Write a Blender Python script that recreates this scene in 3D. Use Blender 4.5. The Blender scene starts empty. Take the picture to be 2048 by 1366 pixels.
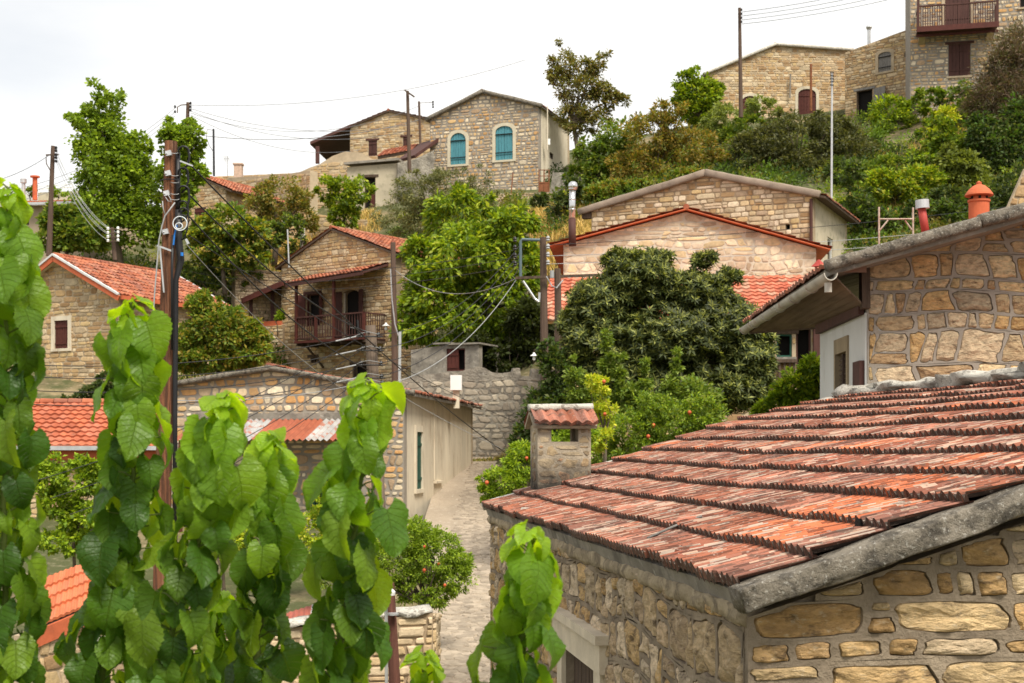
import bpy, math, random
import numpy as np
from mathutils import Vector, noise
from mathutils.geometry import tessellate_polygon
random.seed(7); rng = np.random.default_rng(7)
sc = bpy.context.scene
COL = sc.collection
F = 2844.0; HZ = 900.0            # focal length and horizon row, in pixels of the 2048 wide photograph

def P(u, v, D): return Vector(((u-1024)/F*D, D, (HZ-v)/F*D))
def XY(u, D): return Vector(((u-1024)/F*D, D))
def ru(a, b): return random.uniform(a, b)

# ------------------------------------------------------------------ materials
MATS = {}
def mat(name, base, rough=.85, var=.25, scale=4, bump=.3, bscale=None, attr=False, stain=None, spec=.25,
        trans=0., metal=0., zst=None, stain2=None, stretch=(1, 1, 1), bdist=.02):
    if name in MATS: return MATS[name]
    m = bpy.data.materials.new(name); m.use_nodes = True
    nt = m.node_tree; N = nt.nodes; L = nt.links
    N.clear()
    out = N.new('ShaderNodeOutputMaterial'); b = N.new('ShaderNodeBsdfPrincipled')
    tc = N.new('ShaderNodeTexCoord'); mp = N.new('ShaderNodeMapping'); mp.inputs['Scale'].default_value = stretch
    L.new(tc.outputs['Object'], mp.inputs['Vector'])
    def noi(s, det=6, rg=.6):
        n = N.new('ShaderNodeTexNoise'); n.inputs['Scale'].default_value = s
        n.inputs['Detail'].default_value = det; n.inputs['Roughness'].default_value = rg
        L.new(mp.outputs['Vector'], n.inputs['Vector']); return n
    def mix(t, f, a, c):
        x = N.new('ShaderNodeMix'); x.data_type = 'RGBA'; x.blend_type = t
        for sock, val in ((x.inputs['Factor'], f), (x.inputs[6], a), (x.inputs[7], c)):
            if hasattr(val, 'links'): L.new(val, sock)
            elif isinstance(val, (int, float)): sock.default_value = val
            else: sock.default_value = (*val[:3], 1)
        return x.outputs[2]
    def ramp(v, lo, hi):
        r = N.new('ShaderNodeMapRange'); r.inputs['From Min'].default_value = lo; r.inputs['From Max'].default_value = hi
        L.new(v, r.inputs['Value']); return r.outputs['Result']
    if attr:
        at = N.new('ShaderNodeAttribute'); at.attribute_name = 'Col'; c = at.outputs['Color']
        c = mix('MULTIPLY', 1., c, base)
    else: c = tuple(base)
    n1 = noi(scale)
    lo = tuple([1-var]*3); hi = tuple([1+var]*3)
    r = ramp(n1.outputs['Fac'], .3, .7)
    c = mix('MULTIPLY', 1., c, mix('MIX', r, lo, hi))
    for s in (stain, stain2):
        if s:
            col, ss, t0, t1, amt = s
            n2 = noi(ss, 8, .68)
            f = ramp(n2.outputs['Fac'], t0, t1)
            mu = N.new('ShaderNodeMath'); mu.operation = 'MULTIPLY'; mu.use_clamp = True
            L.new(f, mu.inputs[0]); mu.inputs[1].default_value = amt
            c = mix('MIX', mu.outputs[0], c, col)
    if zst:
        sp_ = N.new('ShaderNodeSeparateXYZ'); L.new(tc.outputs['Object'], sp_.inputs[0]); n4 = noi(11, 8, .7)
        ad = N.new('ShaderNodeMath'); ad.operation = 'MULTIPLY_ADD'; L.new(n4.outputs['Fac'], ad.inputs[0]); ad.inputs[1].default_value = zst[3]; L.new(sp_.outputs[2], ad.inputs[2])
        c = mix('MIX', ramp(ad.outputs[0], zst[1], zst[0]), c, zst[2])
    if hasattr(c, 'links'): L.new(c, b.inputs['Base Color'])
    else: b.inputs['Base Color'].default_value = (*c, 1)
    b.inputs['Roughness'].default_value = rough; b.inputs['Metallic'].default_value = metal
    b.inputs['Specular IOR Level'].default_value = spec
    if bump > 0:
        bn = noi(bscale or scale*5, 6, .7); bp = N.new('ShaderNodeBump')
        bp.inputs['Strength'].default_value = bump; bp.inputs['Distance'].default_value = bdist
        L.new(bn.outputs['Fac'], bp.inputs['Height']); L.new(bp.outputs['Normal'], b.inputs['Normal'])
    if trans > 0:
        tr = N.new('ShaderNodeBsdfTranslucent'); ms = N.new('ShaderNodeMixShader'); ms.inputs[0].default_value = trans
        if hasattr(c, 'links'): L.new(mix('MULTIPLY', 1., c, (1.5, 1.45, .6)), tr.inputs['Color'])
        L.new(b.outputs[0], ms.inputs[1]); L.new(tr.outputs[0], ms.inputs[2]); L.new(ms.outputs[0], out.inputs['Surface'])
    else: L.new(b.outputs[0], out.inputs['Surface'])
    MATS[name] = m
    return m

# stone and mortar
M_stone = mat('stone_blocks', (1.06, 1.0, .93), .92, .20, 9, .8, 40, attr=True, stain=((.16, .12, .08), 6, .58, .76, .6), stain2=((.22, .185, .145), .7, .54, .72, .45), bdist=.016)
M_stoneN = mat('stone_blocks_near', (1.1, 1.04, 1.0), .92, .34, 14, 1., 30, attr=True, stain=((.10, .07, .045), 10, .53, .66, .8),
               stain2=((.68, .58, .42), 19, .56, .68, .55), stretch=(1, 1, 2.2), bdist=.028)
M_mortar = mat('mortar_grey', (.29, .255, .215), .95, .15, 3, .4, 50)
M_mortarN = mat('mortar_near', (.27, .215, .155), .95, .28, 3.5, 1., 28, stain=((.12, .095, .07), 5, .50, .68, .6), stain2=((.40, .34, .26), 14, .58, .7, .5), bdist=.02)
M_mortarS = mat('mortar_sand', (.44, .35, .24), .95, .2, 3, .4, 50)
M_mortarP = mat('mortar_pink', (.55, .475, .375), .95, .14, 2, .3, 40)
M_mortarD = mat('mortar_brown', (.33, .25, .165), .95, .2, 4, .4, 50)  # brown mortar in its own colour
M_plaster = mat('cream_plaster', (.66, .585, .46), .9, .12, 1.5, .3, 20, stain=((.36, .27, .18), 2.6, .52, .70, .7), stain2=((.13, .11, .09), 7, .64, .72, .5), stretch=(1, 1, .35))
M_white = mat('white_plaster', (.60, .60, .58), .9, .10, 1.2, .2, 20, stain=((.38, .34, .28), 3, .55, .7, .6), stretch=(1, 1, .5))
M_cream = mat('cream_render', (.48, .42, .31), .9, .15, 1.2, .3, 20, stain=((.20, .19, .13), 2.5, .5, .68, .6))
M_cement = mat('weathered_cement', (.25, .225, .19), .95, .3, 3, .7, 25, stain=((.10, .09, .08), 4, .5, .65, .7), stain2=((.46, .44, .40), 9, .58, .68, .6))
M_cap = mat('lichen_cement', (.20, .175, .14), .95, .35, 5, 1., 26, stain=((.055, .048, .04), 9, .48, .60, .85), stain2=((.52, .50, .45), 55, .56, .66, .7), bdist=.03)
M_capL = mat('pale_mortar', (.55, .52, .46), .95, .25, 7, 1., 25, stain=((.14, .12, .10), 14, .52, .6, .7), bdist=.03)
M_coping = mat('brown_cement', (.27, .215, .17), .95, .2, 2, .5, 25, stain=((.14, .11, .09), 3, .52, .68, .6))
# roofs
M_tileN = mat('tiles_weathered', (1, 1, 1), .88, .35, 2.5, .8, 60, attr=True, stain=((.085, .055, .042), 20, .53, .61, .75), stain2=((.42, .34, .29), 60, .58, .64, .6), bdist=.006, stretch=(.5, 1, 1))
M_tile = mat('tiles_red', (1, 1, 1), .85, .22, 3, .4, 30, attr=True, stain=((.16, .10, .07), 5, .55, .72, .6))
M_tileO = mat('tiles_orange', (1, 1, 1), .7, .10, 3, .2, 30, attr=True)
M_tin = mat('corrugated_tin', (1, 1, 1), .6, .25, 3, .3, 30, attr=True, stain=((.33, .10, .05), 5, .52, .60, .85), spec=.4, stretch=(1, 1, 1))
# wood and metal
M_brown = mat('brown_painted_wood', (.075, .032, .026), .7, .25, 6, .3, 30, stretch=(1, 1, .2))
M_redbr = mat('red_brown_paint', (.085, .024, .018), .65, .2, 6, .2, 30)
M_dkwood = mat('old_dark_wood', (.09, .062, .045), .9, .35, 6, .6, 40, stretch=(3, 3, .3))
M_plank = mat('soffit_planks', (.17, .12, .08), .9, .4, 4, .5, 30, stretch=(3, .3, 3), stain=((.05, .04, .03), 2, .5, .65, .6))
M_greyw = mat('grey_old_wood', (.22, .205, .19), .9, .3, 5, .6, 40, stretch=(4, 4, .3))
M_pole = mat('pole_wood', (.24, .10, .05), .9, .4, 5, 1., 30, stretch=(6, 6, .25), stain=((.06, .03, .02), 4, .44, .58, .85), stain2=((.34, .20, .13), 7, .56, .66, .7))
M_poleD = mat('pole_wood_dark', (.105, .07, .052), .9, .35, 8, .6, 40, stretch=(5, 5, .15))
M_pine = mat('new_pine', (.50, .27, .11), .7, .15, 5, .2, 20)
M_teal = mat('teal_paint', (.075, .24, .29), .7, .25, 5, .3, 30, stretch=(3, 3, .3), stain=((.10, .20, .2), 6, .55, .7, .5))
M_green = mat('green_paint', (.02, .085, .06), .6, .3, 6, .2, 30)
M_dark = mat('dark_interior', (.012, .010, .009), .9, 0, 1, 0)
M_galv = mat('galvanised_metal', (.55, .56, .57), .42, .15, 5, .1, 30, metal=.6)
M_gutter = mat('old_gutter', (.47, .44, .38), .7, .2, 5, .3, 20, stain=((.26, .12, .06), 6, .56, .66, .7), stretch=(1, .6, 1))
M_black = mat('black_plastic', (.012, .012, .014), .5, .1, 5, .1, 30, spec=.4)
M_wireG = mat('grey_wire', (.33, .335, .34), .5, .1, 5, 0)
M_wireW = mat('white_wire', (.62, .66, .70), .5, .1, 5, 0)
M_blue = mat('blue_plastic', (.02, .17, .55), .5, .1, 5, 0)
M_porc = mat('white_enamel', (.78, .78, .76), .3, .05, 5, 0, spec=.6)
M_rust = mat('rusty_iron', (.22, .085, .04), .85, .3, 6, .4, 30)
M_terra = mat('terracotta', (.50, .125, .055), .8, .15, 5, .3, 20, stain=((.25, .08, .05), 4, .55, .7, .5))
M_redp = mat('red_painted_metal', (.38, .055, .045), .6, .15, 5, .2, 20)
M_fruit = mat('fruit_skin', (.52, .10, .03), .45, .3, 4, .1, 20, spec=.4)
M_bark = mat('bark', (.14, .11, .08), .95, .3, 5, .8, 30)
M_bark2 = mat('green_stem', (.12, .15, .04), .7, .3, 5, .3, 30)
M_leaf = mat('foliage', (1, 1, 1), .55, .18, .6, 0, attr=True, trans=.38, spec=.3)
M_needle = mat('foliage_matt', (1, 1, 1), .75, .2, .8, 0, attr=True, trans=.25, spec=.2)
M_grass = mat('dry_grass_blades', (1, 1, 1), .9, .2, .5, 0, attr=True, trans=.2)

# ------------------------------------------------------------------ objects
def tag(o, label=None, cat=None, group=None, kind=None):
    if label: o['label'] = label
    if cat: o['category'] = cat
    if group: o['group'] = group
    if kind: o['kind'] = kind
    return o
def thing(name, label, cat, loc, group=None):
    o = bpy.data.objects.new(name, None); COL.objects.link(o); o.empty_display_size = .2
    o.location = Vector(loc); return tag(o, label, cat, group)
def origin(o):
    v = Vector((0, 0, 0))
    while o is not None: v = v+o.location; o = o.parent
    return v
def finish(me, name, parent, loc, label):
    o = bpy.data.objects.new(name, me); COL.objects.link(o)
    if parent is not None: o.parent = parent
    elif loc is not None: o.location = loc
    if label: o['label'] = label
    return o

class MB:
    def __init__(s): s.v = []; s.f = []; s.m = []; s.c = []; s.cm = 0; s.cc = (1, 1, 1)
    def add(s, vs, fs, mi=None, col=None):
        k = len(s.v); s.v += [tuple(x) for x in vs]
        mi = s.cm if mi is None else mi; col = col or s.cc
        for f in fs: s.f.append(tuple(i+k for i in f)); s.m.append(mi); s.c.append(col)
        return k
    def hexa(s, p, **k):   # 8 corners: bottom 4 then top 4
        s.add(p, [(3, 2, 1, 0), (4, 5, 6, 7), (0, 1, 5, 4), (1, 2, 6, 5), (2, 3, 7, 6), (3, 0, 4, 7)], **k)
    def beam(s, p0, p1, w, h, up=Vector((0, 0, 1)), **k):
        p0 = Vector(p0); p1 = Vector(p1); d = (p1-p0).normalized(); a = d.cross(up)
        if a.length < 1e-4: a = d.cross(Vector((0, 1, 0)))
        a = a.normalized()*w/2; b = a.cross(d).normalized()*h/2
        s.hexa([p0-a-b, p0+a-b, p1+a-b, p1-a-b, p0-a+b, p0+a+b, p1+a+b, p1-a+b], **k)
    def tube(s, pts, r, n=6, cap=True, **k):
        pts = [Vector(p) for p in pts]; rs = r if isinstance(r, (list, tuple)) else [r]*len(pts)
        vs = []; fs = []; prev = None
        for i, p in enumerate(pts):
            d = (pts[min(i+1, len(pts)-1)]-pts[max(i-1, 0)])
            if d.length < 1e-9: d = Vector((0, 0, 1))
            d.normalize()
            a = prev if prev is not None else (Vector((0, 1, 0)) if abs(d.y) < .8 else Vector((1, 0, 0)))
            a = (a-d*a.dot(d)).normalized(); prev = a; b = d.cross(a)
            for j in range(n):
                t = 2*math.pi*j/n; vs.append(p+(a*math.cos(t)+b*math.sin(t))*rs[i])
        for i in range(len(pts)-1):
            for j in range(n):
                q = (j+1) % n; fs.append((i*n+j, i*n+q, (i+1)*n+q, (i+1)*n+j))
        if cap: fs.append(tuple(range(n))[::-1]); fs.append(tuple((len(pts)-1)*n+j for j in range(n)))
        s.add(vs, fs, **k)
    def lathe(s, base, prof, n=16, **k):   # prof: (r, z)
        s.tube([Vector(base)+Vector((0, 0, z)) for r, z in prof], [r for r, z in prof], n=n, **k)
    def prism(s, W, pts, o0, o1, **k):     # polygon in wall coordinates extruded from offset o0 to o1
        n = len(pts); vs = [W.w(a, z, o1) for a, z in pts]+[W.w(a, z, o0) for a, z in pts]
        s.add(vs, [tuple(range(n)), tuple(range(2*n-1, n-1, -1))]+[(i, i+n, (i+1) % n+n, (i+1) % n) for i in range(n)], **k)
    def box(s, W, s0, s1, z0, z1, o0, o1, **k): s.prism(W, [(s0, z0), (s1, z0), (s1, z1), (s0, z1)], o0, o1, **k)
    def build(s, name, mats, parent=None, smooth=False, label=None, cat=None, group=None, kind=None, loc=None):
        if not isinstance(mats, (list, tuple)): mats = [mats]
        if parent is not None: og = origin(parent)
        else:
            if loc is None:
                xs = [v[0] for v in s.v]; ys = [v[1] for v in s.v]; zs = [v[2] for v in s.v]
                loc = Vector(((min(xs)+max(xs))/2, (min(ys)+max(ys))/2, min(zs)))
            og = Vector(loc)
        me = bpy.data.meshes.new(name)
        me.from_pydata([(x-og.x, y-og.y, z-og.z) for x, y, z in s.v], [], s.f)
        for m in mats: me.materials.append(m)
        me.polygons.foreach_set('material_index', np.array(s.m, dtype=np.int32))
        at = me.attributes.new('Col', 'FLOAT_COLOR', 'FACE')
        arr = np.ones((len(s.f), 4), dtype=np.float32); arr[:, :3] = np.array([c[:3] for c in s.c]); at.data.foreach_set('color', arr.ravel())
        if smooth: me.polygons.foreach_set('use_smooth', np.ones(len(s.f), dtype=bool))
        me.update()
        o = finish(me, name, parent, loc if parent is None else None, label if parent is not None else None)
        if parent is None: tag(o, label, cat, group, kind)
        return o

# ------------------------------------------------------------------ walls
class Wall:
    def __init__(s, a, b):
        s.a = Vector(a); s.b = Vector(b); s.d = (s.b-s.a); s.L = s.d.length; s.d.normalize(); s.n = Vector((s.d.y, -s.d.x))
    def px(s, u, v):
        k = (u-1024)/F; t = (k*s.a.y-s.a.x)/(s.d.x-k*s.d.y); return (t, (HZ-v)/F*(s.a.y+t*s.d.y))
    def w(s, t, z, o=0.): return Vector((s.a.x+s.d.x*t+s.n.x*o, s.a.y+s.d.y*t+s.n.y*o, z))

def rect(W, u0, v0, u1, v1, rise=0):
    """opening seen at these pixels, as (s, z) outline; rise = arch height in metres"""
    s0, zb = W.px(u0, v1); s1, zb2 = W.px(u1, v1); z1 = (W.px(u0, v0)[1]+W.px(u1, v0)[1])/2; z0 = (zb+zb2)/2
    if s0 > s1: s0, s1 = s1, s0
    return arch(s0, s1, z0, z1, rise)
def arch(s0, s1, z0, z1, rise=0):
    if not rise: return [(s0, z0), (s1, z0), (s1, z1), (s0, z1)]
    c = (s0+s1)/2; h = (s1-s0)/2
    return [(s0, z0), (s1, z0)]+[(c+h*math.cos(t), z1-rise+rise*math.sin(t)) for t in [math.pi*i/8 for i in range(9)]]
def bb(p): xs = [a for a, b in p]; zs = [b for a, b in p]; return min(xs), max(xs), min(zs), max(zs)
def clip(poly, a, b):
    """keep the part left of a->b"""
    out = []; n = len(poly)
    f = lambda p: (b[0]-a[0])*(p[1]-a[1])-(b[1]-a[1])*(p[0]-a[0])
    for i in range(n):
        p = poly[i]; q = poly[(i+1) % n]; fp = f(p); fq = f(q)
        if fp >= 0: out.append(p)
        if (fp > 0 > fq) or (fp < 0 < fq):
            t = fp/(fp-fq); out.append((p[0]+(q[0]-p[0])*t, p[1]+(q[1]-p[1])*t))
    return out
def area(p): return abs(sum(p[i][0]*p[(i+1) % len(p)][1]-p[(i+1) % len(p)][0]*p[i][1] for i in range(len(p))))/2

PAL_warm = [(.50, .38, .23), (.46, .33, .18), (.54, .44, .30), (.40, .28, .16), (.52, .40, .22), (.44, .36, .25), (.58, .50, .36), (.36, .24, .13)]
PAL_mixed = [(.56, .46, .32), (.62, .54, .41), (.48, .30, .14), (.46, .37, .26), (.56, .40, .21), (.64, .57, .45), (.38, .28, .19)]
PAL_pink = [(.62, .53, .40), (.55, .45, .33), (.66, .58, .45), (.50, .41, .31), (.58, .47, .30), (.42, .33, .24), (.63, .54, .43)]
PAL_near = [(.56, .40, .20), (.50, .34, .16), (.60, .46, .26), (.44, .29, .13), (.62, .50, .31), (.54, .37, .19)]
PAL_side = [(.54, .44, .30), (.50, .39, .24), (.60, .50, .36), (.44, .34, .22), (.56, .47, .34)]

ST = dict(
    coursed=dict(h=.16, w=.27, gap=.016, d=.024, k=3, jit=.16, rnd=3.6, mode='proud', pal=PAL_warm, mats=(M_stone, M_mortarD)),
    coursed2=dict(h=.18, w=.30, gap=.018, d=.022, k=3, jit=.18, rnd=3.4, mode='proud', pal=PAL_warm, mats=(M_stone, M_mortarS)),
    rubble=dict(h=.20, w=.25, gap=.050, d=.018, k=2, mode='proud', pal=PAL_mixed, mats=(M_stone, M_mortar), rnd=2.6, jit=.16),
    rubble12=dict(h=.23, w=.28, gap=.040, d=.018, k=3, mode='proud', pal=[tuple(min(.7, c*1.12) for c in q) for q in PAL_mixed]+[(.58, .34, .15)], mats=(M_stone, M_mortar), rnd=2.8, jit=.18),
    pink=dict(h=.22, w=.34, gap=.022, d=.014, k=3, mode='proud', pal=PAL_pink, mats=(M_stone, M_mortarP), rnd=2.6, jit=.42, wav=.07),
    pinkc=dict(h=.17, w=.30, gap=.018, d=.020, k=2, mode='proud', pal=PAL_pink+PAL_warm, mats=(M_stone, M_mortarD)),
    dry=dict(h=.14, w=.24, gap=.02, d=.035, k=2, mode='proud', pal=PAL_side, mats=(M_stone, M_mortarD), jit=.18),
    near=dict(h=.13, w=.22, gap=.024, d=.028, k=8, mode='recess', pal=PAL_near+PAL_side[:1], mats=(M_stoneN, M_mortarN), rnd=5, jit=.15, wav=.035, nz=.016),
    near2=dict(h=.22, w=.25, gap=.020, d=.028, k=6, mode='recess', pal=PAL_near+PAL_warm[:6]+PAL_side[:2], mats=(M_stoneN, M_mortar), rnd=6, jit=.2, wav=.05, nz=.016),
    side=dict(h=.20, w=.16, gap=.026, d=.030, k=5, mode='recess', pal=PAL_side+PAL_near[:2], mats=(M_stoneN, M_mortarN), rnd=6, jit=.26, wav=.07, nz=.016),
    chim=dict(h=.095, w=.10, gap=.026, d=.004, k=4, mode='proud', pal=[(.40, .30, .18), (.36, .25, .14), (.44, .35, .23), (.40, .24, .14), (.32, .24, .15)], mats=(M_stoneN, M_mortarS), rnd=2.6, jit=.45),
)

def stone_cells(W, out, holes, st, mb):
    x0, x1, z0, z1 = bb(out); ph = ru(0, 99); wav = st.get('wav', .03)
    zl = lambda z, s: z+wav*noise.noise(Vector((s*.9+ph, z*1.3, ph)))*1.6
    z = z0-ru(0, st['h']*.5); rows = []
    while z < z1: h = st['h']*random.choice((.55, .75, .9, 1, 1.15, 1.4)); rows.append((z, z+h)); z += h
    nz = st.get('nz', 0); jit = st.get('jit', .10); rnd = st.get('rnd', 4.5); mode = st['mode']; d0 = st['d']; k = st['k']
    oe = [(out[i], out[(i+1) % len(out)]) for i in range(len(out))]
    hb = [bb(h) for h in holes]
    for (za, zb) in rows:
        s = x0-ru(0, st['w']); sl = s
        skew = 0
        while s < x1:
            w = st['w']*random.choice((.45, .7, .9, 1.1, 1.4, 1.8))*(1.25 if zb-za > st['h'] else .9)
            nsk = ru(-jit, jit)*(zb-za)
            jl = [ru(-jit, jit)*(zb-za)*.25 for _ in range(2)]
            cells = [[(s-skew, zl(za, s)), (s+w-nsk, zl(za, s+w)), (s+w+nsk, zl(zb, s+w)), (s+skew, zl(zb, s))]]
            if zb-za > st['h']*1.1 and random.random() < .35:
                f = ru(.35, .65); c = cells[0]
                m1 = (c[0][0]*(1-f)+c[3][0]*f, c[0][1]*(1-f)+c[3][1]*f); m2 = (c[1][0]*(1-f)+c[2][0]*f, c[1][1]*(1-f)+c[2][1]*f)
                cells = [[c[0], c[1], m2, m1], [m1, m2, c[2], c[3]]]
            skew = nsk; s += w
            for c in cells:
                for a, b in oe:
                    c = clip(c, a, b)
                    if len(c) < 3: break
                if len(c) < 3 or area(c) < .0006: continue
                for (hx0, hx1, hz0, hz1) in hb:
                    cx0, cx1, cz0, cz1 = bb(c)
                    if cx1 > hx0 and cx0 < hx1 and cz1 > hz0 and cz0 < hz1:
                        opts = [clip(c, (hx0, hz0), (hx0, hz1)), clip(c, (hx1, hz1), (hx1, hz0)), clip(c, (hx1, hz0), (hx0, hz0)), clip(c, (hx0, hz1), (hx1, hz1))]
                        opts = [o for o in opts if len(o) > 2]
                        c = max(opts, key=area) if opts else []
                        if len(c) < 3: break
                if len(c) < 3 or area(c) < .0006: continue
                cx0, cx1, cz0, cz1 = bb(c); cx = (cx0+cx1)/2; cz = (cz0+cz1)/2; hw = (cx1-cx0)/2; hh = (cz1-cz0)/2
                if hw < .02 or hh < .015: continue
                ring = []
                for i in range(len(c)):
                    p = c[i]; q = c[(i+1) % len(c)]
                    for j in range(k): t = j/k; ring.append((p[0]*(1-t)+q[0]*t, p[1]*(1-t)+q[1]*t))
                g = st['gap']*ru(.7, 1.35)/2; fx = max(.35, 1-g/hw); fz = max(.35, 1-g/hh); n = len(ring)
                fL, fR, fB, fT = [ru(.86, 1.0) if jit > .09 else 1. for _ in range(4)]; fL, fR, fB, fT = [1-(1-q_)*min(1., g*2/min(hw, hh)+.25) for q_ in (fL, fR, fB, fT)]; sd_ = ru(0, 99)
                so = []
                for (px_, pz_) in ring:
                    dx = (px_-cx); dz = (pz_-cz); nx = abs(dx)/hw; nzz = abs(dz)/hh
                    r = 1/max(1e-3, (nx**rnd+nzz**rnd)**(1/rnd)); r = min(1, r*max(nx, nzz)) if max(nx, nzz) > .3 else 1
                    r *= 1+noise.noise(Vector((nx*math.copysign(1.6, dx), nzz*math.copysign(1.6, dz), sd_)))*jit*.9+ru(-.5, .5)*jit*.12
                    so.append((dx*fx*r*(fR if dx > 0 else fL), dz*fz*r*(fT if dz > 0 else fB)))
                col = random.choice(st['pal']); q = ru(.82, 1.15); col = tuple(x*q for x in col)
                d = d0*ru(.5, 1.4); base = len(mb.v)
                if mode == 'proud':
                    lv = [(1., -.006), (.93, d*.85), (.62, d*1.05)]
                else:
                    lv = [(1., 0.), (.985, -d*1.1), (.94, -d*.2), (.76, d*.2), (.55, d*.3), (.3, d*.35)]
                    mb.v += [tuple(W.w(a, b, 0.)) for a, b in ring]
                for li, (sc_, dd) in enumerate(lv):
                    for (dx, dz) in so:
                        o = dd
                        if nz and li > 1: o += nz*.45*noise.noise(Vector(((cx+dx*sc_)*34, (cz+dz*sc_)*48, ph)))+nz*noise.noise(Vector(((cx+dx*sc_)*9, (cz+dz*sc_)*14, ph)))*1.6
                        mb.v.append(tuple(W.w(cx+dx*sc_, cz+dz*sc_, o)))
                mb.v.append(tuple(W.w(cx, cz, lv[-1][1])))
                nl = len(lv)+(1 if mode == 'recess' else 0)
                for li in range(nl-1):
                    mi = 1 if (mode == 'recess' and li < 2) else 0
                    for i in range(n):
                        j = (i+1) % n
                        mb.f.append((base+li*n+i, base+li*n+j, base+(li+1)*n+j, base+(li+1)*n+i)); mb.m.append(mi); mb.c.append(col)
                ct = base+nl*n
                for i in range(n):
                    mb.f.append((base+(nl-1)*n+i, base+(nl-1)*n+(i+1) % n, ct)); mb.m.append(0); mb.c.append(col)

def wall(W, out, root, name='wall', st='coursed', holes=(), th=.35, mats=None, sub=(), label=None, top=None):
    """solid wall: front skin, back skin, rim, reveals of the openings; stones in relief when st is given"""
    mb = MB()
    stl = ST[st] if st else None
    if stl: stone_cells(W, out, holes, stl, mb)
    mi = 1 if stl else 0
    off = 0 if not (stl and stl['mode'] == 'recess') else -.03
    loops = [out]+list(holes)
    tri = tessellate_polygon([[Vector((a, z, 0)) for a, z in lp] for lp in loops])
    flat = [p for lp in loops for p in lp]; n = len(flat)
    k = mb.add([W.w(a, z, off) for a, z in flat]+[W.w(a, z, -th) for a, z in flat],
               [t for t in tri]+[tuple(i+n for i in t[::-1]) for t in tri], mi)
    st0 = 0
    for lp in loops:
        m_ = len(lp)
        mb.add([W.w(a, z, 0 if stl and stl['mode'] == 'recess' else off) for a, z in lp]+[W.w(a, z, -th) for a, z in lp],
               [(i, (i+1) % m_, (i+1) % m_+m_, i+m_) for i in range(m_)], mi)
    ms = mats or (list(stl['mats']) if stl else [M_plaster])
    return mb.build(name, ms, root, label=label)

def leaf_panel(mb, W, pts, o, m=0, n=3, cross=True):
    """boarded shutter or door leaf: grooved boards over its outline"""
    x0, x1, z0, z1 = bb(pts)
    for i in range(n):
        a = x0+(x1-x0)*i/n+.006; b = x0+(x1-x0)*(i+1)/n-.006
        q = clip(clip(pts, (a, z1), (a, z0)), (b, z0), (b, z1))
        if len(q) > 2: mb.prism(W, q, o, o+.03, mi=m)
    q = [(x0+.004, z0+.004), (x1-.004, z0+.004), (x1-.004, z1-.15*(z1-z0)), (x0+.004, z1-.15*(z1-z0))]
    mb.prism(W, q, o-.02, o+.012, mi=m)
    if cross:
        for f in (.18, .78):
            z = z0+(z1-z0)*f; mb.box(W, x0, x1, z-.03, z+.03, o+.03, o+.055, mi=m)

def window(W, root, pts, kind='shut', m=None, name='window', surround=None, lintel=None, sill=None, split=True, deep=.08, band=None, label=None):
    """an opening's fittings; pts as returned by rect()"""
    m = m or M_brown; x0, x1, z0, z1 = bb(pts); c = (x0+x1)/2
    mb = MB()
    if kind == 'dark': mb.prism(W, pts, -.30, -.27)
    else: mb.prism(W, pts, -deep-.06, -deep-.03)
    f = .045
    for (a, b, p, q) in ((x0, x0+f, z0, z1), (x1-f, x1, z0, z1), (x0+f, x1-f, z0, z0+f)): mb.box(W, a, b, p, q, -deep-.03, -deep+.035, mi=1)
    if len(pts) == 4: mb.box(W, x0+f, x1-f, z1-f, z1, -deep-.03, -deep+.035, mi=1)
    o = mb.build(name, [M_dark, m], root, label=label)
    if kind == 'shut':
        if split:
            for a, b in ((x0+.01, c-.004), (c+.004, x1-.01)):
                q = clip(clip(pts, (a, z1), (a, z0)), (b, z0), (b, z1)); s_ = MB(); leaf_panel(s_, W, q, -deep+.036); s_.build('shutter', m, o)
        else:
            s_ = MB(); leaf_panel(s_, W, pts, -deep+.036, n=4); s_.build('door_leaf' if 'door' in name else 'shutter', m, o)
    if band:
        s_ = MB()
        for f_ in (.22, .76):
            z = z0+(z1-z0)*f_; s_.box(W, x0-.02, x1+.02, z-.02, z+.02, -deep+.10, -deep+.12)
        s_.build('iron_strap', M_dark, o)
    if surround:
        s_ = MB(); t = .16; q = [(c+(a-c)*(1+2*t/(x1-x0)), z0+(z-z0)*(1+t/(z1-z0))) for a, z in pts]; n = len(pts)
        v = [W.w(a, z, .045) for a, z in q]+[W.w(a, z, .045) for a, z in pts]+[W.w(a, z, -.01) for a, z in q]+[W.w(a, z, -.1) for a, z in pts]
        fs = []
        for i in range(1, n):
            j = (i+1) % n; fs += [(i, j, j+n, i+n), (i, i+2*n, j+2*n, j), (i+n, j+n, j+3*n, i+3*n)]
        s_.add(v, fs); s_.box(W, x0-t, x1+t, z0-.1, z0, -.05, .06); s_.build('window_surround', surround, o)
    if lintel: s_ = MB(); s_.box(W, x0-.16, x1+.16, z1+.002, z1+.12, -.1, .035); s_.build('lintel', lintel, o)
    if sill: s_ = MB(); s_.box(W, x0-.1, x1+.1, z0-.09, z0-.002, -.1, .07); s_.build('sill', sill, o)
    return o

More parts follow.
